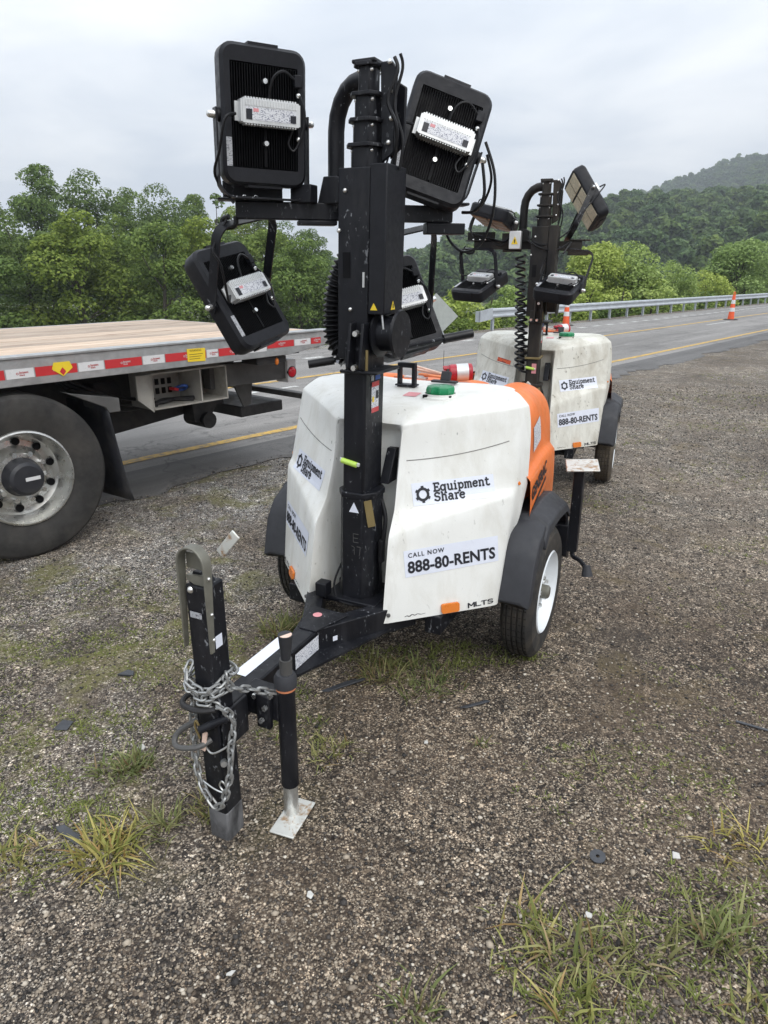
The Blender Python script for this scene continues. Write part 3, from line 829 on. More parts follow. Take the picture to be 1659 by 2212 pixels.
# tall trees behind the truck, left to right (azimuth, range, elevation of the top)
TALL = [(-28.5, 80, 6.5, 'tall1', 'tall dark tree cut off by the left edge, in the back row'),
        (-24.5, 86, 6.75, 'tall0', 'tall airy tree near the left edge, second in the back row'),
        (-21.5, 78, 7.0, 'tall1', 'tallest dark round-topped tree on the left, back row'),
        (-18.6, 88, 5.6, 'tall2', 'back-row tree just right of the tallest round-topped tree'),
        (-16.4, 82, 6.1, 'tall1', 'dark dome-topped tree left of the upper left floodlight, back row'),
        (-14.2, 90, 5.2, 'tall0', 'back-row tree directly left of the black lamp bracket'),
        (-11.6, 86, 4.5, 'tall2', 'back-row tree showing below the upper left floodlight'),
        (-9.4, 88, 4.35, 'tall0', 'back-row tree behind the horizontal black crossbar'),
        (-7.1, 80, 3.75, 'tall1', 'dark tree between lower left floodlight yoke and the black hose'),
        (-5.4, 84, 3.0, 'tall2', 'rightmost back-row tree beside the sky gap at the mast')]
for i_, (az, r_, el, k_, lab) in enumerate(TALL):
    x_, y_ = azp(az, r_); tree(k_, x_, y_, -4.0, topz(el, r_), lab, i_ * 1.37, 'tall trees behind the flatbed truck')
MID = [(-29, 55, 3.3, 'mid0', 'light green front-row tree at the far left edge'), (-26.0, 58, 4.0, 'mid2', 'front-row leafy tree second from the left edge'),
       (-22.8, 54, 3.9, 'mid1', 'bright yellow-green front-row tree behind the deck, third from the left'), (-19.9, 60, 4.3, 'mid2', 'front-row tree standing below the tallest round-topped tree'),
       (-17.0, 52, 3.3, 'mid0', 'front-row tree behind the middle of the truck deck'), (-14.3, 56, 3.6, 'mid1', 'bright front-row tree just left of the lower left floodlight'),
       (-11.6, 54, 3.0, 'mid2', 'front-row tree half hidden by the lower left floodlight'), (-9.0, 58, 2.9, 'mid0', 'front-row tree framed by the lower left lamp yoke'),
       (-6.7, 52, 2.2, 'mid1', 'front-row tree just left of the corrugated hose'), (-4.7, 56, 1.2, 'mid2', 'last front-row tree, ending behind the corrugated hose')]
for i_, (az, r_, el, k_, lab) in enumerate(MID):
    x_, y_ = azp(az, r_); tree(k_, x_, y_, -4.5, topz(el, r_), lab, i_ * 2.1 + 0.5, 'front row of trees behind the flatbed truck', 1.1)
x_, y_ = azp(-12.6, 74); tree('slim', x_, y_, -4, topz(5.35, 74), 'thin ragged sapling poking above the tree line under the lamp', 0.4, None)
# bright trees beyond the guardrail
RIGHT = [(16.3, 47, 1.75, 'bright0', 'bright green dome tree left of its twin, beyond the guardrail', 1.0), (18.8, 49, 1.9, 'bright1', 'bright green dome tree right of its twin, beyond the guardrail', 1.0),
         (21.9, 52, 0.55, 'bright1', 'small bright tree between the twin domes and the right edge cluster', 0.75), (26.0, 66, 1.85, 'bright0', 'large bright tree at the right edge, behind the orange channelizer', 1.15),
         (28.6, 84, 2.2, 'bright1', 'bright tree cut off by the right edge', 1.0), (24.2, 62, -0.1, 'bright1', 'low green tree just left of the orange channelizer', 1.0)]
for i_, (az, r_, el, k_, lab, w_) in enumerate(RIGHT):
    x_, y_ = azp(az, r_); tree(k_, x_, y_, -4.7, topz(el, r_), lab, i_ * 1.9, 'bright trees beyond the guardrail', w_)
BUSH = [(6.3, 27.5, -1.3, 'leafy shrub left of the guardrail end, beside the second tower'), (8.0, 29, -1.1, 'leafy shrub just behind the guardrail end'), (10.0, 31, -1.2, 'leafy shrub behind the second light tower mast'),
        (13.4, 34, -1.0, 'leafy shrub behind the first open guardrail bays right of the second tower'), (15.8, 38, -0.9, 'leafy shrub under the left twin tree, behind the rail'), (18.2, 42, -0.8, 'leafy shrub under the right twin tree, behind the rail'),
        (20.6, 47, -0.7, 'leafy shrub behind the rail right of the twin trees'), (23.0, 56, -0.55, 'leafy shrub behind the rail left of the channelizer'), (25.6, 68, -0.4, 'leafy shrub behind the rail right of the channelizer'),
        (4.4, 25, -2.0, 'low shrub beyond the road right of the diamond sign'), (2.6, 27, -1.6, 'low shrub behind the diamond sign')]
for i_, (az, r_, el, lab) in enumerate(BUSH):
    x_, y_ = azp(az, r_); n_ = Vector((x_, y_, 0)).dot(NV); s_ = Vector((x_, y_, 0)).dot(SV)
    z_ = ground_z(s_, n_)
    tree('bush%d' % (i_ % 2), x_, y_, z_ - 0.1, max(topz(el, r_), z_ + 0.9), lab, i_ * 1.1, 'shrubs along the bank behind the guardrail', 1.15, 'shrub', 'shrub')

# woods on the hills: instanced crowns, one mass
def wood(name, data, label, crowns, spacing, smin, smax, az_lo, az_hi, seed, up_to=0.86):
    V, na, m = data; rg = np.random.default_rng(seed); V = np.array(V).reshape(na, m, 3)
    pts = []
    azs = np.linspace(-55, 62, na)
    i0, i1 = np.searchsorted(azs, az_lo), np.searchsorted(azs, az_hi)
    for i in range(i0, min(i1, na - 1)):
        for k in range(int((m - 1) * up_to)):
            a, b, c, d = V[i, k], V[i + 1, k], V[i + 1, k + 1], V[i, k + 1]
            area = np.linalg.norm(np.cross(b - a, d - a))
            for _ in range(rg.poisson(area / spacing ** 2)):
                u, v = rg.uniform(size=2)
                pts.append((a * (1 - u) + b * u) * (1 - v) + (d * (1 - u) + c * u) * v)
    pts = np.array(pts)
    me = bpy.data.meshes.new(name)
    me.vertices.add(len(pts)); me.vertices.foreach_set('co', pts.astype(np.float32).ravel()); me.update()
    o = bpy.data.objects.new(name, me); COL.objects.link(o); struct(o, 'stuff')
    o['label'] = label; o['category'] = 'woodland'
    ng = bpy.data.node_groups.new(name, 'GeometryNodeTree')
    ng.interface.new_socket('Geometry', in_out='INPUT', socket_type='NodeSocketGeometry')
    ng.interface.new_socket('Geometry', in_out='OUTPUT', socket_type='NodeSocketGeometry')
    gi = ng.nodes.new('NodeGroupInput'); go = ng.nodes.new('NodeGroupOutput')
    mp = ng.nodes.new('GeometryNodeMeshToPoints'); ng.links.new(gi.outputs[0], mp.inputs['Mesh'])
    jn = ng.nodes.new('GeometryNodeJoinGeometry')
    K = len(crowns)
    ri = ng.nodes.new('FunctionNodeRandomValue'); ri.data_type = 'INT'
    ri.inputs['Min'].default_value[:] if False else None
    for s_ in ri.inputs:
        if s_.name == 'Min' and s_.type == 'INT': s_.default_value = 0
        if s_.name == 'Max' and s_.type == 'INT': s_.default_value = K - 1
        if s_.name == 'Seed': s_.default_value = seed
    for j, src in enumerate(crowns):
        oi = ng.nodes.new('GeometryNodeObjectInfo'); oi.inputs['Object'].default_value = src; oi.inputs['As Instance'].default_value = True
        ip = ng.nodes.new('GeometryNodeInstanceOnPoints')
        cmp_ = ng.nodes.new('FunctionNodeCompare'); cmp_.data_type = 'INT'; cmp_.operation = 'EQUAL'
        ints = [s_ for s_ in cmp_.inputs if s_.type == 'INT']
        ng.links.new([s_ for s_ in ri.outputs if s_.type == 'INT'][0], ints[0]); ints[1].default_value = j
        rs = ng.nodes.new('FunctionNodeRandomValue'); rs.data_type = 'FLOAT'
        fl = [s_ for s_ in rs.inputs if s_.type == 'VALUE']; fl[0].default_value = smin; fl[1].default_value = smax
        rr = ng.nodes.new('FunctionNodeRandomValue'); rr.data_type = 'FLOAT_VECTOR'
        vv = [s_ for s_ in rr.inputs if s_.type == 'VECTOR']; vv[0].default_value = (0, 0, 0); vv[1].default_value = (0, 0, 6.28)
        ng.links.new(mp.outputs[0], ip.inputs['Points']); ng.links.new(oi.outputs['Geometry'], ip.inputs['Instance'])
        ng.links.new([s_ for s_ in cmp_.outputs if s_.enabled][0], ip.inputs['Selection'])
        ng.links.new([s_ for s_ in rs.outputs if s_.type == 'VALUE'][0], ip.inputs['Scale'])
        ng.links.new([s_ for s_ in rr.outputs if s_.type == 'VECTOR'][0], ip.inputs['Rotation'])
        ng.links.new(ip.outputs[0], jn.inputs[0])
    ng.links.new(jn.outputs[0], go.inputs[0])
    md = o.modifiers.new('trees', 'NODES'); md.node_group = ng
    return len(pts)
_src = []
for i_ in range(4):
    cm_, _c = crown_mesh('wood_crown', 10, 9.5, 1100, 0.60, 'leaf_hill', 71 + i_, lobes=9, base=0.0)
    _src.append(bpy.data.objects.new('wood_crown', cm_))
NW = wood('hill_woodland', NEAR, 'dense green woodland covering the near ridge', _src, 7.4, 0.85, 1.6, -52, 60, 5)
NF = wood('far_woodland', FAR, 'hazy woodland on the higher far ridge at the right', _src, 10.0, 1.0, 1.7, 13, 60, 6)
print('woods', NW, NF)

# ------------------------------------------------------------------ guardrail, channelizers, sign
def guardrail():
    s0, s1 = 20.4, 75.0; n = -12.9
    root = thing('guardrail', 'galvanised steel guardrail on posts along the far road edge', 'guardrail', rp(s0, n), (0, 0, R(90) - PHI))
    slope = -0.0108
    # W profile (y toward the road is negative n side ... outward face toward the camera is -y here)
    prof = [(0.0, 0.41), (-0.045, 0.43), (-0.055, 0.47), (-0.01, 0.53), (-0.01, 0.58), (-0.055, 0.64), (-0.045, 0.69), (0.0, 0.72), (0.012, 0.72), (0.012, 0.41)]
    mb = MB(); L = s1 - s0; V = []; k = 28
    for i in range(k + 1):
        x = L * i / k
        fl = 0.0
        for y, z in prof: V.append((x, y + fl, z + slope * x))
    m = len(prof); F = [(i * m + j, (i + 1) * m + j, (i + 1) * m + (j + 1) % m, i * m + (j + 1) % m) for i in range(k) for j in range(m)]
    F += [tuple(range(m)), tuple(range(k * m + m - 1, k * m - 1, -1))]
    mb.add(V, F); mb.build('rail_beam', 'galv', root, angle=25)
    mb = MB(); mb.prism([(-0.75, 0.32), (0.05, 0.38), (0.05, 0.74), (-0.75, 0.66)], 'y', -0.06, -0.03)
    mb.prism([(-0.75, 0.32), (-0.70, 0.32), (-0.70, 0.66), (-0.75, 0.66)], 'y', -0.06, 0.10)
    mb.build('end_plate', 'galv', root)
    pm = MB(); pm.box((0, 0.10, 0.27), (0.10, 0.012, 0.86)); pm.box((0, 0.17, 0.27), (0.10, 0.012, 0.86)); pm.box((0, 0.135, 0.27), (0.010, 0.07, 0.86)); pm.box((0, 0.055, 0.57), (0.12, 0.085, 0.26))
    pme = pm.mesh('post', 'galv')
    x = 0.35
    while x < L:
        o = link('post', pme, root); o.location = (x, 0, slope * x); x += 1.905
guardrail()

def channelizer(s, n, label):
    root = thing('traffic_channelizer', label, 'traffic cone', rp(s, n, 0.012), (0, 0, 0.4), 'orange traffic channelizers')
    MB().cyl((0, 0, 0), (0, 0, 0.035), 0.30, 0.26, 8).build('base', 'rubber', root)
    prof = [(0.13, 0.03), (0.055, 1.02)]
    def seg(name, m, z0, z1, mt, grow=0.0):
        r = lambda z: 0.13 + (0.055 - 0.13) * (z - 0.03) / 0.99 + grow
        MB().cyl((0, 0, z0), (0, 0, z1), r(z0), r(z1), 16).build(name, mt, root)
    seg('cone_body', 0, 0.035, 1.02, 'cone')
    for z0 in (0.34, 0.66): seg('white_band', 0, z0, z0 + 0.16, 'tape_white', 0.003)
    MB().tube(catmull([(-0.035, 0, 1.0), (-0.045, 0, 1.09), (0, 0, 1.14), (0.045, 0, 1.09), (0.035, 0, 1.0)], 4), 0.016, 6).build('handle', 'cone', root)
channelizer(32.9, -8.75, 'orange and white channelizer standing on the road at the right')
channelizer(24.5, -12.2, 'orange and white channelizer half hidden behind the second tower mast')

def diamond_sign():
    p = rp(17.15, -12.75)
    root = thing('road_sign', 'bare grey back of a diamond road sign behind the right lower floodlight', 'road sign', p, (0, 0, R(-8)))
    d = 0.66; c = 0.60
    MB().prism([(0, c - d), (d, c), (0, c + d), (-d, c)], 'y', -0.004, 0.004).build('sign_plate', 'rail_sign', root)
    mb = MB(); mb.bar((-.3, .03, -.05), (0.0, .03, .6), .04, .03); mb.bar((.3, .03, -.05), (0.0, .03, .6), .04, .03); mb.bar((0, .03, 0.0), (0, .03, 1.15), .035, .03)
    mb.build('stand', 'galv', root)
diamond_sign()

# ------------------------------------------------------------------ flatbed truck (local x to the rear along the road, y away from the camera)
def truck():
    P = SV * 1.66 + NV * -4.35
    root = thing('flatbed_truck', 'rear of a flatbed truck with timber deck and red and white reflective tape', 'truck', (P.x, P.y, 0), (0, 0, R(90) - PHI))
    X0, X1, W = -4.2, 2.64, 2.56
    # near side rail with its slanted rear end
    poly = [(X0, 1.085), (2.20, 1.085), (X1 + 0.02, 1.14), (X1 + 0.02, 1.245), (X0, 1.245)]
    MB().prism(poly, 'y', 0.0, 0.06).build('side_rail', 'alu', root, bevel=0.004)
    MB().prism([(X0, 1.245), (X1 + 0.02, 1.245), (X1 + 0.02, 1.262), (X0, 1.262)], 'y', -0.012, 0.10).build('rail_cap', 'alu', root, bevel=0.004)
    MB().prism([(x, z) for x, z in poly], 'y', W - 0.06, W).build('side_rail', 'alu', root, bevel=0.004)
    MB().prism([(0.10, 1.10), (0.10, 1.245), (W - 0.06, 1.245), (W - 0.06, 1.10)], 'x', X1 - 0.05, X1).build('tail_board', 'alu', root, bevel=0.004)
    npl = 17; pw = (W - 0.20) / npl
    for i in range(npl):
        mb = MB(); mb.box(((X0 + X1 - 0.06) / 2, 0.11 + pw * (i + 0.5), 1.225 + random.uniform(-0.002, 0.002)), (X1 - X0 - 0.06, pw - 0.014, 0.05))
        mb.build('plank', 'wood', root, bevel=0.004, segs=1)
    # reflective tape
    cuts = [1.3, 1.64, 1.811, 2.079, 2.258, 2.531, 2.705, 2.88 + .17, 3.156, 3.33 + .08, 3.623, 3.913, 4.099, 4.219]
    kinds = 'rwrwrwrwrwrwr'
    txts = fit2d(slab2d('Equipment', 0.013, 0.06), 0.055, 0.011)
    for a, b, k in zip(cuts[:-1], cuts[1:], kinds):
        a -= 1.66; b -= 1.66
        z0 = 1.132 if a < 1.9 else 1.150
        h = 0.056 if a < 1.9 else 0.05
        o = MB().prism([(a + .004, z0), (b - .004, z0), (b - .004, z0 + h), (a + .004, z0 + h)], 'y', -0.0025, -0.0005).build('tape_red' if k == 'r' else 'tape_white', 'red' if k == 'r' else 'tape_white', root, smooth=False)
        fr = Frame(((a + b) / 2 - .02, -0.0025, z0 + .022), (1, 0, 0), (0, 0, 1))
        lay(fr, join2d(fit2d(slab2d('Equipment', 1, 1), .055, .012, .014, .006), fit2d(slab2d('Share', 1, 1), .032, .010, .014, -.008), ([(v[0] + .003, v[1] + .006) for v in gear2d(.007)[0]], gear2d(.007)[1])), .0008, 'lettering', 'tape_white' if k == 'r' else 'red', o)
    y_ = MB().prism([(1.225, 1.118), (1.375, 1.112), (1.380, 1.205), (1.225, 1.208)], 'y', -0.006, -0.004).build('warning_sticker', 'yellow', root, smooth=False)
    lay(Frame((1.245, -0.006, 1.187), (1, 0, 0), (0, 0, 1)), fit2d(text2d('WARNING'), .10, .014), .001, 'lettering', 'ink', y_)
    for q in range(3): lay(Frame((1.24, -0.006, 1.166 - q * .016), (1, 0, 0), (0, 0, 1)), grid2d(.115 - q * .012, .003, 1, 1), .001, 'print_line', 'ink', y_)
    t_ = MB().prism([(0.255, 1.165), (0.275, 1.15), (0.32, 1.118), (0.365, 1.15), (0.385, 1.165), (0.37, 1.205), (0.27, 1.205)], 'y', -0.006, -0.004).build('hazard_sticker', 'yellow', root, smooth=False)
    lay(Frame((0.30, -0.006, 1.135), (1, 0, 0), (0, 0, 1)), ([(0, .012), (.02, -.012), (.04, .012), (.02, .038)], [(0, 1, 2, 3)]), .001, 'lettering', 'red', t_)
    # cross members under the deck
    for i in range(14):
        x = X0 + 0.3 + i * 0.48
        MB().box((x, W / 2, 1.135), (0.07, W - 0.16, 0.115)).build('cross_member', 'under', root)
    for y in (0.80, 1.70):
        MB().prism([(X0, .80), (1.6, .80), (2.2, .90), (2.3, 1.07), (X0, 1.07)], 'y', y, y + 0.09).build('frame_rail', 'under', root)
    MB().box((-1.2, 1.28, 0.62), (3.6, 0.7, 0.34)).build('driveline_cover', 'under', root)
    MB().cyl((0, .5, .53), (0, 2.1, .53), .11, n=14).build('axle', 'under', root)
    # wheels
    def wheel(y0, flip, vis):
        sg = -1 if flip else 1
        prof = [(0.0, .300), (-.012, .33), (-.028, .40), (-.030, .45), (-.018, .495), (.004, .517), (.03, .520), (.055, .514), (.062, .520), (.10, .521), (.107, .514), (.114, .521), (.16, .521), (.167, .514), (.174, .521), (.21, .518), (.235, .50), (.25, .44), (.235, .33), (.22, .30)]
        t = MB().lathe([(y0 + sg * a, r) for a, r in prof], 'y', (0, 0, .52), 72).build('wheel', 'rubber_truck', root, angle=25)
        rp_ = [(.002, .303), (-.012, .298), (-.016, .288), (.004, .280), (.05, .268), (.11, .255), (.135, .225), (.130, .19), (.10, .165), (.06, .150), (.055, .10), (.055, .0)]
        rim = MB().lathe([(y0 + sg * a, r) for a, r in rp_], 'y', (0, 0, .52), 60).build('rim', 'alu_rim', t, angle=30)
        if vis:
            for k in range(10):
                a = R(36 * k + 12); c = (.215 * math.cos(a), 0, .52 + .215 * math.sin(a))
                MB().cyl((c[0], y0 + .115, c[2]), (c[0], y0 + .131, c[2]), .024, n=14).build('hand_hole', 'fin', t)
            for k in range(10):
                a = R(36 * k + 30); c = (.152 * math.cos(a), 0, .52 + .152 * math.sin(a)); MB().cyl((c[0], y0 + .03, c[2]), (c[0], y0 + .075, c[2]), .017, .014, 6).build('lug_nut', 'bolt', t)
            h = MB().lathe([(y0 - .03, 0), (y0 - .03, .085), (y0 - .018, .105), (y0 + .03, .112), (y0 + .06, .125)], 'y', (0, 0, .52), 36).build('hub_cap', 'flap', t, angle=30)
            MB().box((.03, y0 - .032, .52), (.09, .003, .022)).build('hub_label', 'tape_white', t)
    wheel(0.02, False, True); wheel(0.62, True, False); wheel(1.94, False, False); wheel(2.54, True, False)
    # mud flap and bracket
    mb = MB(); V = []
    rows = 9
    for j in range(rows):
        t = j / (rows - 1); z = 0.88 - 0.68 * t; xo = 0.60 + 0.03 * t + 0.05 * t ** 3
        for i in range(5):
            u = i / 4; V.append((xo + 0.025 * math.sin(u * 3.0 + t * 2), 0.03 + 0.58 * u, z))
    F = [(j * 5 + i, j * 5 + i + 1, (j + 1) * 5 + i + 1, (j + 1) * 5 + i) for j in range(rows - 1) for i in range(4)]
    mb.add(V, F); o = mb.build('mud_flap', 'flap', root); sm = o.modifiers.new('thick', 'SOLIDIFY'); sm.thickness = 0.012
    mb = MB(); mb.prism([(.30, 1.02), (.36, 1.0), (.68, .93), (.68, .84), (.60, .84), (.58, .88)], 'y', .02, .05); mb.box((.645, .33, .885), (.07, .60, .09)); mb.build('flap_bracket', 'under2', root, bevel=.004)
    # open box with chains
    x0, x1, z0, z1, d = 1.04, 1.70, .770, 1.03, .30
    mb = MB(); mb.box(((x0 + x1) / 2, d, (z0 + z1) / 2), (x1 - x0, .012, z1 - z0)); mb.box(((x0 + x1) / 2, d / 2, z0 + .006), (x1 - x0, d, .012)); mb.box(((x0 + x1) / 2, d / 2, z1), (x1 - x0, d, .012))
    for x in (x0, x0 + .42, x1): mb.box((x, d / 2, (z0 + z1) / 2), (.012, d, z1 - z0))
    mb.prism([(x0 - .12, .86), (x0, .755), (x0, 1.03), (x0 - .12, 1.03)], 'y', .0, .02)
    tb = mb.build('tool_box', 'cream', root); tb.location = (0, .20, 0); tbx = tb
    for r in range(2):
        for i in range(6): MB().box((x0 + .05 + i * .055, d - .010, z0 + .085 + r * .07), (.03, .01, .045)).build('chain_slot', 'fin', tbx)
    MB().tube(catmull([(x0 + .30, .2, z0 + .10), (x0 + .33, .12, z0 + .13), (x0 + .37, .12, z0 + .12), (x0 + .38, .18, z0 + .09), (x0 + .33, .2, z0 + .09)], 4, True), .011, 6, True).build('hook', 'bluebit', tbx)
    MB().box((x0 + .28, .16, z0 + .105), (.05, .05, .02), (0, .3, .3)).build('web_strap', 'red', tbx)
    mb = MB(); mb.tube(catmull([(x0 + .02, .15, z0 + .02), (x0 + .15, .10, z0 + .035), (x0 + .3, .18, z0 + .025), (x0 + .42, .1, z0 + .03)], 5), .016, 6); mb.tube(catmull([(x0 + .05, .06, z0 + .02), (x0 + .2, .2, z0 + .03), (x0 + .38, .06, z0 + .025)], 5), .014, 6); mb.build('chain_heap', 'under', tbx)
    MB().cyl((x0 + .10, .24, z1 - .02), (x0 + .22, .24, z1 - .02), .012, n=8).build('work_light', 'tape_white', tbx)
    # rear under structure
    MB().prism([(1.65, .83), (2.50, .83), (2.50, .995), (1.65, 1.02)], 'y', .35, .45).build('rear_beam', 'under2', root, bevel=.004)
    MB().box((2.50, .40, .895), (.10, .16, .20)).build('lamp_bracket', 'tape_white', root, bevel=.004)
    MB().lathe([(.30, 0), (.302, .02), (.306, .036), (.315, .044), (.33, .044)], 'y', (2.50, 0, .885), 24).build('tail_lamp', 'redlens', root)
    MB().lathe([(.318, .0), (.316, .05), (.33, .052)], 'y', (2.50, 0, .885), 24).build('lamp_gasket', 'under', root)
    MB().sphere((2.10, .05, 1.035), .03, 10, 6, (.6, .6, 1)).build('marker_lamp', 'amber', root)
    MB().box((2.05, .15, 1.05), (.30, .2, .05)).build('marker_bracket', 'under', root)
    mb = MB(); mb.bar((.70, 1.35, .60), (2.15, 1.35, .74), .9, .30); mb.build('under_tray', 'under', root)
    MB().cyl((.78, .62, .86), (.98, .62, .86), .10, n=18).build('air_tank', 'under', root, .01)
    for k in range(3): MB().tube(catmull([(.5, .5 + .12 * k, 1.05), (.9, .42 + .1 * k, .86 - .05 * k), (1.4, .55 + .1 * k, .80 - .04 * k), (2.0, .6, .98)], 6), .014, 6).build('air_hose', 'cable', root)
    mb = MB(); mb.prism([(1.70, .95), (1.95, .95), (1.98, .62), (1.86, .45), (1.74, .50)], 'y', .75, .9); mb.cyl((1.86, .7, .50), (1.86, 1.0, .50), .07, n=16); mb.build('wheel_lift_arm', 'under', root)
    MB().prism([(2.02, .93), (2.30, .88), (2.26, .60), (2.18, .58)], 'y', .62, .64).build('gusset_plate', 'under2', root)
    mb = MB(); mb.box((2.62, 1.3, .66), (.08, 2.2, .05)); mb.build('step_bar', 'under2', root, bevel=.006)
    mb = MB(); mb.box((2.50, 1.3, .72), (.12, .16, .12)); mb.build('lift_head', 'yellow', root, bevel=.01)
    MB().box((2.45, 1.3, .52), (.5, 1.2, .10)).build('tow_crossbar', 'under', root, bevel=.01)
truck()

# ------------------------------------------------------------------ light towers
def hood_mesh():
    """moulded front hood: control cage, mirrored, smoothed by subdivision with creased corners"""
    L = [
        [(0, -.52, .405), (.12, -.52, .405), (.170, -.778, .405), (.356, -.589, .405), (.542, -.399, .405), (.47, -.30, .405)],
        [(0, -.51, .73), (.12, -.51, .73), (.163, -.712, .745), (.355, -.508, .815), (.550, -.322, .865), (.555, -.22, .74)],
        [(0, -.50, .83), (.118, -.50, .83), (.153, -.634, .835), (.346, -.464, .872), (.545, -.290, .895), (.568, -.18, .88)],
        [(0, -.48, 1.02), (.115, -.48, 1.02), (.140, -.568, 1.02), (.335, -.402, 1.05), (.532, -.238, 1.08), (.562, -.15, 1.08)],
        [(0, -.475, 1.120), (.113, -.475, 1.120), (.146, -.556, 1.125), (.329, -.386, 1.15), (.519, -.226, 1.17), (.549, -.142, 1.17)],
        [(0, -.530, 1.158), (.113, -.534, 1.158), (.150, -.548, 1.162), (.325, -.375, 1.186), (.512, -.220, 1.205), (.540, -.14, 1.205)],
        [(0, -.465, 1.216), (.125, -.465, 1.218), (.160, -.475, 1.222), (.305, -.315, 1.24), (.465, -.195, 1.25), (.490, -.12, 1.25)],
        [(0, -.18, 1.238), (.13, -.18, 1.238), (.17, -.20, 1.240), (.30, -.16, 1.252), (.43, -.12, 1.256), (.455, -.09, 1.252)],
        [(0, .03, 1.246), (.13, .03, 1.246), (.17, .03, 1.250), (.30, .02, 1.256), (.43, -.02, 1.256), (.455, -.06, 1.252)],
    ]
    nl = len(L); nc = 6
    bm = bmesh.new(); idx = {}
    for i in range(nl):
        for c in range(-(nc - 1), nc):
            p = L[i][abs(c)]; idx[i, c] = bm.verts.new((p[0] if c >= 0 else -p[0], p[1], p[2]))
    for i in range(nl - 1):
        for c in range(-(nc - 1), nc - 1):
            bm.faces.new((idx[i, c], idx[i, c + 1], idx[i + 1, c + 1], idx[i + 1, c]))
    bm.normal_update()
    cl = bm.edges.layers.float.new('crease_edge')
    def cr(a, b, v):
        e = bm.edges.get((idx[a], idx[b]))
        if e: e[cl] = v
    for s in (-1, 1):
        for i in range(nl - 1):
            if i < 5: cr((i, 2 * s), (i + 1, 2 * s), .85); cr((i, 1 * s), (i + 1, 1 * s), .6)
            if i < 7: cr((i, 4 * s), (i + 1, 4 * s), .45)
        for c in range(0, nc - 1):
            a, b = c * s, (c + 1) * s
            if c < 2: cr((4, a), (4, b), .7)
            cr((5, a), (5, b), .6 if c >= 2 else .75)
            if c >= 2: cr((1, a), (1, b), .78 - .12 * (c - 2)); cr((2, a), (2, b), .82 - .12 * (c - 2))
    for e in bm.edges:
        if e.is_boundary: e[cl] = 1.0
    me = bpy.data.meshes.new('front_hood'); bm.to_mesh(me); bm.free()
    o = bpy.data.objects.new('tmp', me); COL.objects.link(o)
    m = o.modifiers.new('s', 'SUBSURF'); m.levels = 3; m.render_levels = 3
    m2 = o.modifiers.new('t', 'SOLIDIFY'); m2.thickness = 0.006; m2.offset = -1
    dg = bpy.context.evaluated_depsgraph_get()
    out = bpy.data.meshes.new_from_object(o.evaluated_get(dg))
    bpy.data.objects.remove(o)
    out.polygons.foreach_set('use_smooth', [True] * len(out.polygons)); out.set_sharp_from_angle(angle=R(50))
    return out
HOOD = hood_mesh()
HOOD_BVH = None
def _bvh(me):
    return BVHTree.FromPolygons([v.co.copy() for v in me.vertices], [tuple(p.vertices) for p in me.polygons])
HOOD_BVH = _bvh(HOOD)

def rear_hood_mesh():
    prof = [(.0, 1.225), (.16, 1.225), (.20, 1.215), (.225, 1.12), (.285, 1.12), (.315, 1.215), (.36, 1.235), (.43, 1.225), (.495, 1.19), (.535, 1.12), (.548, 1.0), (.552, .945), (.580, .915), (.588, .80), (.588, .60), (.580, .45)]
    ys = [(-.19, .93, -.02), (-.02, .985, -.008), (.18, 1.0, 0), (.40, .97, -.012), (.56, .88, -.05), (.63, .76, -.12)]
    bm = bmesh.new(); n = len(prof); rows = []
    for y, s, dz in ys:
        row = []
        for c in range(-(n - 1), n):
            x, z = prof[abs(c)]; x *= (1 if c >= 0 else -1) * (1 - .13 * (y + .15)) * (.9 if y > .6 else 1)
            yy = y
            if y < 0 and z > 1.1: yy = y + .14
            row.append(bm.verts.new((x, yy, z + (dz if z > .6 else 0))))
        rows.append(row)
    for a, b in zip(rows[:-1], rows[1:]):
        for i in range(len(a) - 1): bm.faces.new((a[i], b[i], b[i + 1], a[i + 1]))
    f = rows[-1]
    cv = bm.verts.new((0, .66, .8))
    for i in range(len(f) - 1): bm.faces.new((f[i], cv, f[i + 1]))
    cl = bm.edges.layers.float.new('crease_edge')
    for r_ in rows:
        pass
    for a, b in zip(rows[:-1], rows[1:]):
        for c in (11, 12, 15):
            for i in (n - 1 + c, n - 1 - c):
                if 0 <= i < len(a):
                    e = bm.edges.get((a[i], b[i]))
                    if e: e[cl] = .75
    bm.normal_update(); bmesh.ops.recalc_face_normals(bm, faces=bm.faces)
    me = bpy.data.meshes.new('rear_hood'); bm.to_mesh(me); bm.free()
    o = bpy.data.objects.new('tmp', me); COL.objects.link(o)
    m = o.modifiers.new('s', 'SUBSURF'); m.levels = 2; m.render_levels = 2
    dg = bpy.context.evaluated_depsgraph_get()
    out = bpy.data.meshes.new_from_object(o.evaluated_get(dg)); bpy.data.objects.remove(o)
    out.polygons.foreach_set('use_smooth', [True] * len(out.polygons)); out.set_sharp_from_angle(angle=R(50))
    return out
REAR = rear_hood_mesh()
REAR_BVH = _bvh(REAR)

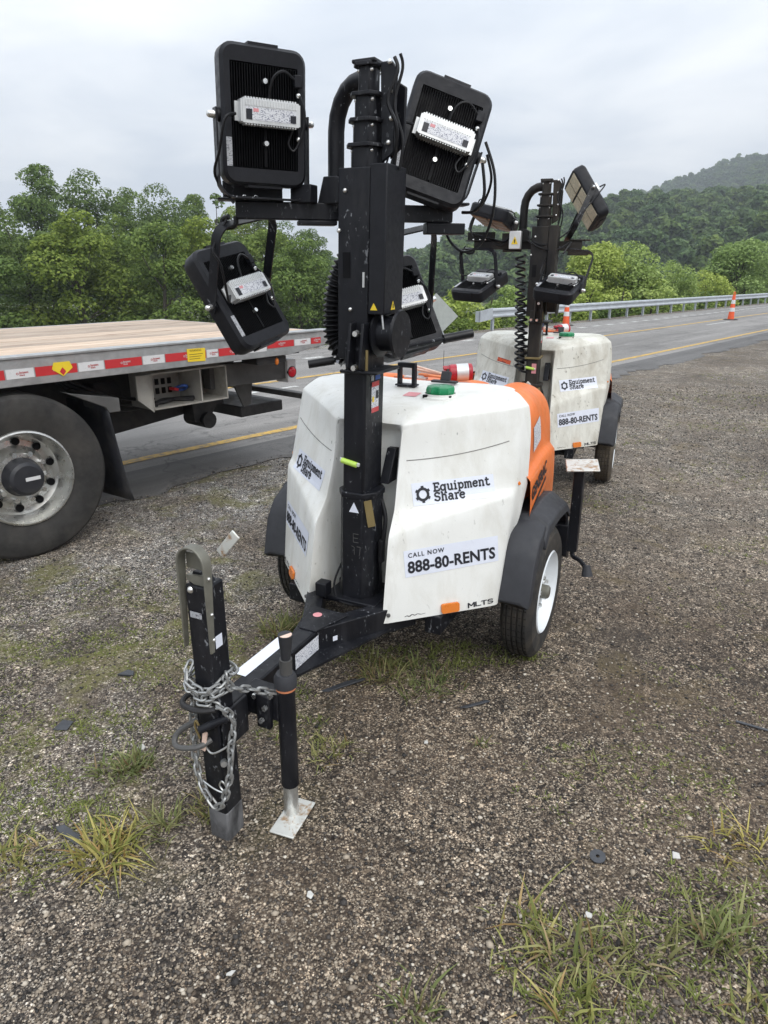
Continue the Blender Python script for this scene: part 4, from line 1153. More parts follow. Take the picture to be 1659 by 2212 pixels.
LW, LH, LD = .290, .410, .085
def lamp_housing():
    mb = MB(); rings = []
    def ring(w, h, r, y): rings.append([(x, y, z) for x, z in rrect(w, h, r)])
    ix, iz = LW - .062, LH - .105
    ring(ix, iz, .004, .030); ring(ix, iz, .004, .002); ring(LW - .02, LH - .02, .035, 0.0); ring(LW, LH, .042, .012); ring(LW, LH, .042, .066); ring(LW - .014, LH - .014, .038, LD)
    k = len(rings[0]); V = [p for r_ in rings for p in r_]; F = []
    for j in range(len(rings) - 1):
        for i in range(k): F.append((j * k + i, j * k + (i + 1) % k, (j + 1) * k + (i + 1) % k, (j + 1) * k + i))
    F += [tuple(range(k)), tuple(range((len(rings) - 1) * k + k - 1, (len(rings) - 1) * k - 1, -1))]
    mb.add(V, F)
    # shallow step along the top edge and the driver mounting lugs
    mb.box((0, .035, LH / 2 + .002), (.10, .05, .010)); mb.box((0, .035, -LH / 2 - .002), (.12, .05, .008))
    return mb.mesh('floodlight', 'lamp', angle=32)
LAMP = lamp_housing()
def fins_mesh():
    mb = MB(); w = LW - .066; n = 26
    for i in range(n): mb.box((-w / 2 + w * (i + .5) / n, .016, 0), (.0022, .026, LH - .110))
    mb.box((0, .012, -.085), (.010, .02, .12)); return mb.mesh('heat_sink', 'fin')
FINS = fins_mesh()
def driver_mesh():
    mb = MB(); w, h, d = .190, .070, .044
    mb.box((0, -.012, 0), (w, d, h))
    for i in range(19):
        x = -w / 2 + .006 + (w - .012) * (i + .5) / 19
        mb.box((x, -.012, h / 2 + .002), (.0045, d - .004, .006)); mb.box((x, -.012, -h / 2 - .002), (.0045, d - .004, .006))
        mb.box((x, -.0352, h / 2 - .011), (.0045, .003, .018))
    for s in (-1, 1): mb.box((s * (w / 2 + .008), .004, 0), (.018, .006, h * .8)); mb.box((s * (w / 2 + .003), -.012, 0), (.006, d * .86, h * .9))
    return mb.mesh('driver_box', 'silver')
DRIVER = driver_mesh()

def lamp(root, pos, eul, yoke_to, led='led', cable=True, white=False):
    o = link('floodlight', LAMP, root)
    M_ = Matrix.Translation(pos) @ Euler([R(a) for a in eul]).to_matrix().to_4x4()
    o.location = pos; o.rotation_euler = [R(a) for a in eul]
    link('heat_sink', FINS, o)
    d = link('driver_box', DRIVER, o); d.location = (.008, -.004, .012)
    # rating label on the driver
    V, F = grid2d(.170, .036, 1, 1)
    fr = Frame((-.077, -.0385, -.013), (1, 0, 0), (0, 0, 1))
    lay(fr, (V, F), .0006, 'rating_label', 'smallprint', o)
    lay(fr, grid2d(.020, .030, 1, 1), .0012, 'rating_mark', 'ink', o)
    lay(Frame((-.053, -.0385, .010), (1, 0, 0), (0, 0, 1)), grid2d(.018, .010, 1, 1), .0012, 'brand_mark', 'redpink', o)
    lay(Frame((.073, -.0385, -.012), (1, 0, 0), (0, 0, 1)), grid2d(.020, .022, 1, 1), .0012, 'rating_mark', 'ink', o)
    lay(Frame((-LW / 2 + .010, 0, -.15), (1, 0, 0), (0, 0, 1)), grid2d(.019, .085, 1, 1), .0015, 'bezel_label', 'greyprint', o)
    # light emitting side
    mb = MB()
    mb.box((0, LD + .001, 0), (LW - .03, .003, LH - .03)); mb.build('front_glass', 'lamp', o, smooth=False)
    for i in (-1, 1):
        for j in (-1, 0, 1):
            MB().box((i * .064, LD + .005, j * .122), (.112, .006, .104)).build('light_panel', led, o, smooth=False)
    for q in ((.0, .012, .105), (0, .012, -.075)):
        MB().cyl((q[0], q[1] - .02, q[2]), q, .008, n=8).build('gland', 'bolt', o)
    # junction block and its short looped leads
    MB().box((LW / 2 - .035, -.008, .115), (.026, .018, .036)).build('junction_block', 'lamp', o, bevel=.002)
    MB().tube(catmull([(LW / 2 - .045, -.012, .118), (.055, -.03, .135), (.018, -.03, .11), (.005, -.016, .045)], 6), .0045, 6).build('lead', 'cable', o)
    MB().tube(catmull([(LW / 2 - .03, -.008, .08), (LW / 2 - .015, -.02, .03), (LW / 2 - .02, -.02, -.03), (LW / 2 - .05, -.015, -.09), (LW / 2 - .07, -.012, -.07), (LW / 2 - .055, -.012, -.03)], 6), .004, 6).build('lead', 'cable', o)
    for q in ((LW / 2 - .032, .075), (LW / 2 - .032, -.055)): MB().sphere((q[0], -.006, q[1]), .009, 8, 5).build('clamp_bolt', 'bolt', o)
    # yoke, worked out in the tower's frame
    C = M_.translation + M_.to_3x3() @ Vector((0, LD * .45, 0)); X = (M_.to_3x3() @ Vector((1, 0, 0))).normalized()
    T = Vector(yoke_to); D = T - C; D = D - X * D.dot(X); L_ = D.length; D.normalize(); S = X.cross(D).normalized()
    hw = LW / 2 + .013; rr = .05; path = [C - X * hw - D * .02, C - X * hw + D * (L_ - rr)]
    for a in (20, 45, 70): path.append(C - X * (hw - rr * (1 - math.cos(R(a)))) + D * (L_ - rr + rr * math.sin(R(a))))
    path += [C - X * (hw - rr) + D * L_, C + X * (hw - rr) + D * L_]
    for a in (70, 45, 20): path.append(C + X * (hw - rr * (1 - math.cos(R(a)))) + D * (L_ - rr + rr * math.sin(R(a))))
    path += [C + X * hw + D * (L_ - rr), C + X * hw - D * .02]
    V = []; F = []; n = len(path)
    for i, p in enumerate(path):
        t = (path[min(i + 1, n - 1)] - path[max(i - 1, 0)]).normalized(); N = S.cross(t).normalized()
        for a, b in ((-1, -1), (1, -1), (1, 1), (-1, 1)): V.append(p + S * (a * .019) + N * (b * .003))
    for i in range(n - 1):
        for k in range(4): F.append((4 * i + k, 4 * i + (k + 1) % 4, 4 * i + 4 + (k + 1) % 4, 4 * i + 4 + k))
    F += [(0, 1, 2, 3), (4 * n - 1, 4 * n - 2, 4 * n - 3, 4 * n - 4)]
    Mi = M_.inverted()
    mb = MB().add([Mi @ v for v in V], F); mb.build('yoke', 'black', o)
    for s in (-1, 1):
        p = Mi @ (C + X * (s * (hw + .001))); q = Mi @ (C + X * (s * (hw + .018)))
        k = MB().cyl(p, q, .013, .011, 10); k.sphere(q, .0115, 8, 6); k.build('pivot_bolt', 'bolt', o)
        MB().cyl(Mi @ (C + X * (s * (hw - .016))), Mi @ (C + X * (s * (hw - .004))), .021, n=12).build('pivot_washer', 'lamp', o)
    if cable:
        a = Vector((-LW / 2 + .035, -.03, .0)); b = Mi @ (C - X * (hw + .01) + D * (L_ * .75)); c = Mi @ (C - X * (hw - .05) + D * (L_ + .02))
        MB().tube(catmull([a, a + Vector((-.04, -.02, -.02)), a.lerp(b, .6) + Vector((-.02, -.03, 0)), b, c], 6), .005, 6).build('lamp_cable', 'cable', o)
    return o

_link_meshes = {}
def chain(parent, pts, pitch=.030, r=.0042, w=.0095):
    if 'l' not in _link_meshes:
        pa = [(a, b, 0) for a, b in [(x, y) for x, y in ([(pitch * .36 + w * math.cos(R(t)), w * math.sin(R(t))) for t in range(-90, 91, 30)] + [(-pitch * .36 + w * math.cos(R(t)), w * math.sin(R(t))) for t in range(90, 271, 30)])]]
        _link_meshes['l'] = MB().tube(pa, r, 6, True).mesh('chain_link', 'chain')
    pts = [Vector(p) for p in pts]; out = []; acc = 0; k = 0
    total = sum((b - a).length for a, b in zip(pts[:-1], pts[1:])); n = int(total / (pitch * .95))
    seg = [(b - a).length for a, b in zip(pts[:-1], pts[1:])]
    for j in range(n):
        d = (j + .5) * total / n; i = 0
        while i < len(seg) - 1 and d > seg[i]: d -= seg[i]; i += 1
        p = pts[i].lerp(pts[i + 1], min(1, d / seg[i])); t = (pts[i + 1] - pts[i]).normalized()
        q = t.to_track_quat('X', 'Z') @ Quaternion((1, 0, 0), R(90 * (j % 2) + random.uniform(-18, 18)))
        o = link('chain_link', _link_meshes['l'], parent); o.location = p; o.rotation_mode = 'QUATERNION'; o.rotation_quaternion = q

def light_tower(loc, yaw, lean, shear, label, first):
    root = thing('light_tower', label, 'light tower', loc, (0, R(lean), R(-yaw)), 'mobile light towers parked in a row')
    WH = 'white' if first else 'white_dirty'
    BK = 'black' if first else 'dusty'
    def sh(x, y, z): return (x + shear * z, y, z)
    def P(mb, name, m, bevel=0.0, parent=None, mast=False, **kw):
        if mast: mb.map(sh)
        return mb.build(name, m, parent or root, bevel, **kw)
    # ---- body
    hood_me = HOOD.copy(); hood_me.materials.append(MT[WH])
    hood = link('front_hood', hood_me, root)
    rear_me = REAR.copy(); rear_me.materials.append(MT['orange'])
    rear = link('rear_hood', rear_me, root)
    P(MB().box((0, .05, .40), (.86, 1.0, .05)), 'floor_pan', 'under')
    P(MB().box((0, .0, .70), (.88, .30, .55)), 'engine_block', 'under')
    for s in (-1, 1):
        # moulded seam running round each face
        pts = []
        for i in range(15):
            t = i / 14
            pts.append((s * (.142 + .385 * t), -.575 + .33 * t + .004, 1.022 + .065 * t ** 2.2))
        V2 = []
        n_ = Vector((s * .62, -.78, .12)).normalized()
        hit = [HOOD_BVH.ray_cast(Vector(p) + n_ * .15, -n_, .4)[0] or Vector(p) for p in pts]
        hit = [h + n_ * .0004 for h in hit]
        P(MB().tube(hit[:14], .0019, 6), 'seam', 'seam', parent=hood)
        # edge beading of the hood
        # upper placard
        def fr(o, x, nrm_y=(0, 0, 1)): return Frame(o, x, nrm_y, HOOD_BVH)
        if s > 0: f1 = fr((.203, -.562, .848), (.263, .226, .018)); f2 = fr((.23, -.678, .581), (.287, .295, .018))
        else: f1 = fr((-.466, -.336, .866), (.263, -.226, -.018)); f2 = fr((-.517, -.383, .599), (.287, -.295, -.018))
        pl = lay(f1, grid2d(.347, .086, 14, 5), .0016, 'placard', 'decal', root)
        g = gear2d(.029); g = ([(v[0] + .043, v[1] + .041) for v in g[0]], g[1])
        q1 = slab2d('Equipment', .034, .240); q1 = ([(v[0] + .088, v[1] + .046) for v in q1[0]], q1[1])
        q2 = slab2d('Share', .034, .132); q2 = ([(v[0] + .088, v[1] + .009) for v in q2[0]], q2[1])
        lay(f1, join2d(g, q1, q2), .0032, 'lettering', 'ink', pl, True)
        pl = lay(f2, grid2d(.412, .108, 14, 5), .0016, 'placard', 'decal', root)
        lay(f2, join2d(fit2d(text2d('CALL NOW', 1, .02, 1, 1.25), .155, .019, .018, .078), fit2d(text2d('888-80-RENTS', 1, .03, 1, 1.02), .385, .050, .012, .014)), .0032, 'lettering', 'ink', pl)
        f3 = fr((.432, -.496, .414), (.36, .36, .02)) if s > 0 else fr((-.52, -.405, .414), (.36, -.36, 0))
        lay(f3, fit2d(strokes2d([[(.06, 0), (.06, 1), (.45, .35), (.84, 1), (.84, 0)], [(1.08, 1), (1.08, .09), (1.75, .09)], [(1.8, .91), (2.6, .91)], [(2.2, .91), (2.2, 0)], [(3.4, .80), (3.25, .92), (2.9, .92), (2.76, .78), (2.82, .58), (3.3, .45), (3.4, .25), (3.25, .08), (2.88, .08), (2.74, .22)]], .19), .118, .022), .002, 'lettering', 'ink', hood)
        # side marker, bolts
        f4 = fr((.345, -.583, .412), (.36, .36, .0)) if s > 0 else fr((-.402, -.526, .412), (.36, -.36, 0))
        mb = f4.lay(([(x + .04, y + .019) for x, y in rrect(.080, .038, .008, 3)], [tuple(range(16))]), .002)
        n0 = f4.n; k = len(mb.v); top = [tuple(Vector(p) + n0 * .010) for p in mb.v]; mb.v += top; mb.f = [tuple(range(k, 2 * k))] + [(i, (i + 1) % k, k + (i + 1) % k, k + i) for i in range(k)]
        P(mb, 'side_marker', 'amber')
        for q in ((.185, -.742, .437), (.548, -.372, .50), (.536, -.24, .90)):
            d_ = Vector((.66 * s, -.74, .05)).normalized(); h_ = HOOD_BVH.ray_cast(Vector((q[0] * s, q[1], q[2])) + d_ * .1, -d_, .3)[0]
            if h_ is not None: P(MB().cyl(h_ - d_ * .002, h_ + d_ * .007, .009, .006, 10), 'hood_bolt', 'under2' if q[2] < .48 else 'amber')
        # faint old sticker residue
        f5 = fr((.24, -.70, .415), (.36, .36, 0)) if s > 0 else fr((-.34, -.60, .415), (.36, -.36, 0))
        lay(f5, fit2d(strokes2d([[(0, .3), (.1, .5), (.22, .2), (.35, .6), (.5, .3), (.62, .55), (.8, .3), (1, .4)]], .08), .09, .012), .001, 'scuff', 'under2', hood)
        # rear hood: printed name, swoosh, small line
        yd = Vector((0, s * 1.0, .10)) if s > 0 else Vector((0, -1.0, -.10))
        o_ = Vector((.62, -.16, .795)) if s > 0 else Vector((-.62, .22, .83))
        f6 = Frame(o_, (0, 1, .1) if s > 0 else (0, -1, -.1), (0, 0, 1), REAR_BVH)
        lay(f6, fit2d(text2d('GENERAC', 1, .04), .38, .062), .003, 'lettering', 'ink', rear)
        lay(f6, ([(.0, -.035), (.36, -.012), (.36, -.030), (.04, -.048)], [(0, 1, 2, 3)]), .003, 'swoosh', 'ink', rear)
        lay(f6, fit2d(text2d('MOBILE'), .14, .020, .22, -.085), .003, 'lettering', 'ink', rear)
        f7 = Frame((.60, .0, .972) if s > 0 else (-.60, .18, .972), (0, s, 0), (0, 0, 1), REAR_BVH)
        g7 = grid2d(.18, .11, 6, 5); lay(f7, ([(a, b + a * .12) for a, b in g7[0]], g7[1]), .003, 'label_sheet', 'smallprint', rear)
    if not first:
        lay(Frame((-.34, -.42, 1.045), (.263, -.226, -.03), (0, 0, 1), HOOD_BVH), grid2d(.17, .032, 5, 2), .002, 'fleet_number', 'orangeprint', hood)
    # ---- top fittings
    P(MB().lathe([(1.228, .0), (1.228, .078), (1.236, .078), (1.240, .064), (1.250, .064)], 'z', (.195, -.27, 0), 28), 'filler_neck', WH)
    mb = MB(); n = 40; V = []
    for z, r0 in ((1.243, .055), (1.264, .059), (1.276, .055), (1.281, .040)):
        for i in range(n):
            a = 2 * math.pi * i / n; r_ = r0 * (1 + .05 * (1 if math.cos(10 * a) > .2 else -1) * (1 if z < 1.280 else 0)); V.append((.195 + r_ * math.cos(a), -.27 + r_ * math.sin(a), z))
    F = [(j * n + i, j * n + (i + 1) % n, (j + 1) * n + (i + 1) % n, (j + 1) * n + i) for j in range(3) for i in range(n)] + [tuple(range(3 * n, 4 * n))]
    P(mb.add(V, F), 'fuel_cap', 'green')
    for q in ((.150, -.325), (.245, -.300)): P(MB().box((q[0], q[1], 1.240), (.018, .014, .012)), 'cap_clip', 'fin')
    lay(Frame((.035, -.30, 1.26), (1, 0, 0), (0, 1, 0), HOOD_BVH), grid2d(.06, .07, 3, 3), .002, 'fuel_label', 'redpink', hood)
    mb = MB(); mb.bar((-.055, -.13, 1.22), (-.055, -.13, 1.335), .016, .03); mb.bar((.015, -.13, 1.22), (.015, -.13, 1.335), .016, .03); mb.bar((-.062, -.13, 1.335), (.022, -.13, 1.335), .03, .022); mb.box((-.02, -.13, 1.248), (.10, .05, .008))
    P(mb, 'lifting_eye', 'black', .004)
    mb = MB(); mb.box((.12, -.03, 1.258), (.12, .035, .010)); mb.box((.12, -.012, 1.278), (.045, .02, .045), (-.5, 0, 0))
    P(mb, 'hood_latch', 'fender', .003)
    # ---- trailer frame
    mb = MB(); mb.box((-.33, -.02, .365), (.07, 1.2, .08)); mb.box((.33, -.02, .365), (.07, 1.2, .08)); mb.box((0, -.50, .365), (.62, .07, .078)); mb.box((0, .55, .365), (.62, .07, .078))
    P(mb, 'chassis_frame', 'black', .004)
    P(MB().cyl((-.50, 0, .314), (.50, 0, .314), .028, n=12), 'axle', 'under')
    mb = MB()
    for s in (-1, 1): mb.bar((s * .225, -.60, .40), (0, -1.03, .425), .07, .105)
    mb.prism([(-.085, -.88), (.085, -.88), (.04, -1.05), (-.04, -1.05)], 'z', .474, .480)
    P(mb, 'draw_frame', 'black', .005)
    for s in (-1, 1): P(MB().add([(s * .20, -.72, .372), (s * .036, -1.28, .392), (s * .036, -1.02, .392), (s * .20, -.72, .362), (s * .036, -1.28, .382), (s * .036, -1.02, .382)], [(0, 1, 2), (5, 4, 3), (0, 3, 4, 1), (1, 4, 5, 2), (2, 5, 3, 0)]), 'gusset_plate', 'black')
    tongue = P(MB().bar((0, -.98, .428), (0, -1.545, .425), .072, .092), 'tongue', 'black', .006)
    lay(Frame((-.018, -1.40, .472), (0, 1, 0), (-1, 0, 0)), grid2d(.26, .05, 1, 1), .0015, 'tongue_label', 'decal', tongue)
    lay(Frame((.037, -1.19, .395), (0, 1, 0), (0, 0, 1)), grid2d(.26, .06, 1, 1), .0015, 'tongue_plate', 'smallprint', tongue)
    lay(Frame((.038, -.975, .420), (.46, .89, 0), (0, 0, 1)), grid2d(.02, .02, 1, 1), .047, 'small_label', 'decal', tongue)
    MB().lathe([(.4815, 0), (.4815, .018)], 'z', (-.02, -.94, 0), 18).build('round_label', 'redpink', tongue)
    P(MB().bar((-.10, -.76, .47), (-.10, -.76, .53), .05, .05), 'socket_box', 'black', .004)
    # folded drawbar with its ball coupler standing on end
    yp = -1.582
    post = P(MB().bar((.012, yp, .006), (.006, yp, .90), .074, .078, (0, 1, 0)), 'folded_drawbar', 'black' if first else 'dusty', .006)
    P(MB().bar((.0125, yp, .004), (.0122, yp, .12), .0755, .0795, (0, 1, 0)), 'worn_end', 'worn', .006)
    lay(Frame((-.018, yp - .041, .80), (1, 0, 0), (0, 0, 1)), grid2d(.042, .020, 1, 1), .001, 'small_label', 'greyprint', post)
    lay(Frame((.0455, yp - .02, .700), (0, 1, 0), (0, 0, 1)), grid2d(.03, .04, 1, 1), .001, 'small_label', 'decal', post)
    mb = MB()
    pa = [(-.040, .70)] + [(-.040, .955)] + [(.003 + .043 * math.cos(R(a)), .965 + .048 * math.sin(R(a))) for a in range(170, 5, -20)] + [(.046, .955), (.048, .70)]
    V = []; F = []
    for x, z in pa:
        cx, cz = .003, .90; dx = x - cx; l = abs(dx) + 1e-6
        nx, nz = ((x - cx) / math.hypot(x - cx, max(0, z - .955)), max(0, z - .955) / math.hypot(x - cx, max(0, z - .955)))
        for r_, y in ((0, -.050), (.007, -.050), (.007, -.016 - .018 * max(0, min(1, (.95 - z) / .25))), (0, -.016 - .018 * max(0, min(1, (.95 - z) / .25)))): V.append((x + nx * r_, yp + y, z + nz * r_))
    k = len(pa); F = [(4 * i + a, 4 * i + (a + 1) % 4, 4 * i + 4 + (a + 1) % 4, 4 * i + 4 + a) for i in range(k - 1) for a in range(4)] + [(0, 1, 2, 3), (4 * k - 1, 4 * k - 2, 4 * k - 3, 4 * k - 4)]
    mb.add(V, F); mb.box((.003, yp - .014, .965), (.080, .006, .05))
    cp = P(mb, 'ball_coupler', 'coupler', .002)
    mb = MB(); mb.prism([(-.03, .925), (.035, .930), (.035, .905), (.018, .895), (.015, .86), (-.002, .86), (-.005, .90), (-.03, .912)], 'y', yp - .03, yp - .005); P(mb, 'ball_clamp', 'coupler', parent=cp)
    P(MB().sphere((-.012, yp - .035, .885), .012, 10, 6), 'clamp_bolt', 'bolt', parent=cp)
    mb = MB(); mb.bar((.055, yp + .02, .985), (.115, yp + .02, 1.055), .030, .006, (0, 1, 0)); P(mb, 'coupler_lever', 'rusty_zinc', .002, parent=cp)
    for z in (.93, .82, .74): P(MB().sphere((.054, yp - .035, z), .006, 8, 5), 'rivet', 'bolt', parent=cp)
    P(MB().prism([(-.03, .90), (.03, .90), (.012, .935), (-.012, .935)], 'y', yp - .02, yp + .02), 'drawbar_tip', 'black')
    # hinge cheeks, pins, loops
    mb = MB()
    for s in (-1, 1): mb.box((s * .045 + .01, -1.555, .42), (.010, .12, .13))
    P(mb, 'hinge_cheeks', 'black', .003)
    P(MB().tube(catmull([(-.04, yp + .01, .52), (-.072, yp - .03, .515), (-.060, yp - .065, .508), (.0, yp - .070, .508), (.05, yp - .05, .515)], 6), .009, 8), 'safety_loop', 'under')
    P(MB().tube(catmull([(-.035, yp - .03, .44), (-.085, yp - .055, .405), (-.098, yp - .075, .380), (-.075, yp - .088, .365), (-.01, yp - .075, .378), (.015, yp - .04, .39)], 6), .009, 8), 'safety_loop', 'under2')
    P(MB().cyl((.0, yp - .07, .44), (.07, yp - .02, .475), .013, n=10), 'hinge_pin', 'black')
    P(MB().tube(catmull([(-.02, yp - .05, .39), (-.03, yp - .055, .43), (-.02, yp - .06, .46), (-.01, yp - .055, .43)], 5), .0035, 6), 'hitch_clip', 'tan')
    P(MB().box((.005, yp - .06, .395), (.014, .006, .07), (0, .2, 0)), 'hitch_tag', 'pinkstrap')
    P(MB().tube(catmull([(.0, yp - .05, .365), (.03, yp - .055, .355), (.07, yp - .03, .38), (.075, yp, .40)], 5), .0032, 6), 'retaining_wire', 'zinc')
    P(MB().tube(catmull([(-.04, yp - .05, .235), (.02, yp - .055, .22), (.055, yp - .05, .215), (.065, yp - .05, .24), (.05, yp - .05, .255), (.04, yp - .05, .235), (.058, yp - .05, .215)], 6), .0028, 6), 'retaining_wire', 'zinc')
    P(MB().cyl((.045, yp - .03, .315), (.06, yp - .045, .318), .010, n=8), 'pin_head', 'zinc')
    if first:
        c1 = catmull([(-.055, yp - .02, .63), (-.05, yp - .05, .595), (0, yp - .06, .575), (.05, yp - .05, .585), (.058, yp, .60), (.05, yp + .05, .60), (-.03, yp + .055, .60), (-.062, yp + .01, .59), (-.052, yp - .045, .57), (0, yp - .06, .55), (.045, yp - .055, .56), (.066, yp, .565)], 5)
        chain(root, c1)
        c2 = catmull([(.066, yp - .01, .62), (.07, yp, .57), (.09, -1.52, .53), (.12, -1.47, .50), (.14, -1.45, .49)], 5); chain(root, c2)
        c3 = catmull([(-.062, yp - .01, .56), (-.066, yp - .02, .45), (-.062, yp - .03, .36), (-.05, yp - .045, .28), (-.025, yp - .055, .215), (.01, yp - .06, .172), (.035, yp - .06, .160), (.06, yp - .055, .20), (.078, yp - .045, .28), (.08, yp - .03, .38), (.078, yp - .01, .46), (.055, yp - .04, .52), (.0, yp - .06, .53)], 5); chain(root, c3)
    # tongue jack
    jx, jy = .165, -1.436
    jk = P(MB().lathe([(.14, 0), (.14, .0285), (.52, .0285), (.52, .0)], 'z', (jx, jy, 0), 20), 'jack_tube', 'black')
    P(MB().lathe([(.012, .0), (.012, .0245), (.14, .0245)], 'z', (jx, jy, 0), 18), 'jack_leg', 'zinc', parent=jk)
    P(MB().box((.180, -1.452, .020), (.086, .168, .007), (0, 0, R(6))), 'jack_foot', 'rusty_zinc', .003, parent=jk)
    P(MB().lathe([(.515, .0), (.515, .036), (.545, .036), (.56, .028), (.565, 0)], 'z', (jx, jy, 0), 18), 'jack_cap', 'fender', parent=jk)
    P(MB().lathe([(.505, .0315), (.528, .0315)], 'z', (jx, jy, 0), 18), 'jack_band', 'strap', parent=jk)
    mb = MB(); mb.tube([(jx + .004, jy, .555), (jx + .008, jy - .004, .615)], .020, 12); P(mb, 'jack_crank', 'under2', parent=jk)
    P(MB().cyl((jx + .008, jy - .004, .61), (jx + .012, jy - .006, .70), .014, .023, 14), 'crank_grip', 'fender', parent=jk)
    P(MB().lathe([(.70, .0), (.70, .02)], 'z', (jx + .012, jy - .006, 0), 14), 'grip_end', 'pinkstrap', parent=jk)
    mb = MB(); mb.box((.09, jy, .44), (.12, .05, .10)); mb.box((.105, jy - .035, .425), (.05, .02, .12)); P(mb, 'jack_mount', 'black', .004, parent=jk)
    for q in ((.07, jy - .03, .47), (.12, jy - .048, .45), (.105, jy - .048, .40), (.13, jy - .03, .485)): P(MB().cyl(q, (q[0], q[1] - .012, q[2]), .009, n=6), 'mount_bolt', 'bolt', parent=jk)
    # ---- wheels and fenders
    for s in (-1, 1):
        w0, r = .588, .314; hw = .070
        prof = [(-hw, .20), (-hw - .006, .235), (-hw - .002, .28), (-hw + .012, .303), (-.050, .311)]
        for g in (-.036, -.012, .012, .036): prof += [(g - .004, .313), (g - .0035, .305), (g + .0035, .305), (g + .004, .313)]
        prof += [(.050, .311), (hw - .012, .303), (hw + .002, .28), (hw + .006, .235), (hw, .20)]
        RB = 'rubber' if first else 'rubber_dusty'
        ty = P(MB().lathe([(s * (w0 + a), q) for a, q in prof], 'x', (0, 0, r), 64), 'wheel', RB, angle=25)
        # tread sipes
        mb = MB()
        for i in range(56):
            a = 2 * math.pi * i / 56
            for g0, g1 in ((-.050, -.040), (-.032, -.016), (-.008, .008), (.016, .032), (.040, .050)):
                R_ = .3128; c = ((g0 + g1) / 2 * s + s * w0, R_ * math.cos(a), r + R_ * math.sin(a))
                mb.box(c, ((g1 - g0) * .8, .003, .0016), (a - math.pi / 2, 0, 0))
        o = P(mb, 'tread_sipes', 'fin', parent=ty, smooth=False); o['kind'] = 'stuff'
        rp_ = [(hw - .004, .200), (hw + .004, .192), (hw - .006, .184), (hw - .03, .176), (.015, .165), (.022, .14), (.035, .105), (.040, .07), (.040, .0)]
        rim = P(MB().lathe([(s * (w0 + a), q) for a, q in rp_], 'x', (0, 0, r), 48), 'rim', 'rim_white', parent=ty, angle=30)
        P(MB().lathe([(s * (w0 - .066), .195), (s * (w0 - .066), .0)], 'x', (0, 0, r), 40), 'rim_back', 'rim_white', parent=ty)
        P(MB().lathe([(s * (w0 + .040), .034), (s * (w0 + .072), .032), (s * (w0 + .080), .024), (s * (w0 + .080), 0)], 'x', (0, 0, r), 20), 'hub', 'coupler', parent=ty)
        for k in range(5):
            a = R(72 * k + 20); P(MB().cyl((s * (w0 + .036), .068 * math.cos(a), r + .068 * math.sin(a)), (s * (w0 + .056), .068 * math.cos(a), r + .068 * math.sin(a)), .011, .009, 6), 'lug_nut', 'bolt', parent=ty)
        # fender: folded plastic arch with a raised cap
        path = [(-.392, .420), (-.345, .600), (-.285, .682), (-.195, .728), (.02, .738), (.20, .722), (.305, .655), (.36, .50)]
        inn = [(-.362, .420), (-.325, .52), (-.268, .600), (-.185, .655), (.02, .668), (.18, .650), (.272, .595), (.322, .46)]
        V = []
        for (y, z), (yi, zi) in zip(path, inn):
            V += [(s * .50, y, z), (s * .625, y, z), (s * .664, y * .97 + yi * .03, z - .024), (s * .670, yi, zi), (s * .656, yi, zi), (s * .656, y * .9 + yi * .1, z - .034), (s * .615, y * .97, z - .012), (s * .50, y * .97, z - .012)]
        m = 8; k = len(path)
        F = [(i * m + j, (i + 1) * m + j, (i + 1) * m + (j + 1) % m, i * m + (j + 1) % m) for i in range(k - 1) for j in range(m)] + [tuple(range(m)), tuple(range(k * m - 1, (k - 1) * m - 1, -1))]
        fd = P(MB().add(V, F), 'fender', 'fender', .008, segs=3, angle=30)
        pc = [(-.225, .700), (-.175, .756), (.02, .766), (.185, .750), (.265, .695)]
        V = []
        for i, (y, z) in enumerate(pc):
            V += [(s * .52, y, z - .01), (s * .600, y, z), (s * .676, y, z - .050), (s * .682, y, z - .092), (s * .585, y, z - .07), (s * .52, y, z - .06)]
        m = 6; k = len(pc)
        F = [(i * m + j, (i + 1) * m + j, (i + 1) * m + (j + 1) % m, i * m + (j + 1) % m) for i in range(k - 1) for j in range(m)] + [tuple(range(m)), tuple(range(k * m - 1, (k - 1) * m - 1, -1))]
        P(MB().add(V, F), 'fender_cap', 'fender', .006, parent=fd, angle=30)
    # ---- rear stabiliser jacks turned up on their brackets
    for s in (-1, 1):
        x, y = s * .70, .30
        if not first and s > 0: continue
        jk = P(MB().bar((x, y, .42), (x, y, .845), .048, .048, (0, 1, 0)), 'stabiliser_tube', 'black', .004)
        P(MB().box((x + .01 * s, y - .01, .862), (.15, .15, .008), (R(6), R(-4), R(14))), 'stabiliser_foot', 'rusty_zinc' if first else 'cream', .003, parent=jk)
        mb = MB(); mb.prism([(.26, .56), (.34, .56), (.34, .36), (.26, .40)], 'x', min(s * .44, s * .68), max(s * .44, s * .68)); P(mb, 'stabiliser_bracket', 'black', .004, parent=jk)
        P(MB().tube(catmull([(x, y, .43), (x + s * .01, y - .01, .395), (x + s * .05, y - .03, .385), (x + s * .085, y - .05, .36)], 5), .011, 8), 'stabiliser_crank', 'black', parent=jk)
        P(MB().cyl((x + s * .085, y - .05, .375), (x + s * .095, y - .06, .325), .018, .028, 12), 'crank_grip', 'fender', parent=jk)
    # ---- mast
    my = -.643
    def octo(hx, hy, c=.35): return [(-hx, -hy * (1 - c * 1.2)), (-hx * (1 - c), -hy), (hx * (1 - c), -hy), (hx, -hy * (1 - c * 1.2)), (hx, hy * (1 - c * 1.2)), (hx * (1 - c), hy), (-hx * (1 - c), hy), (-hx, hy * (1 - c * 1.2))]
    def M(mb, name, m=BK, bevel=.004, **kw): return P(mb, name, m, bevel, mast=True, **kw)
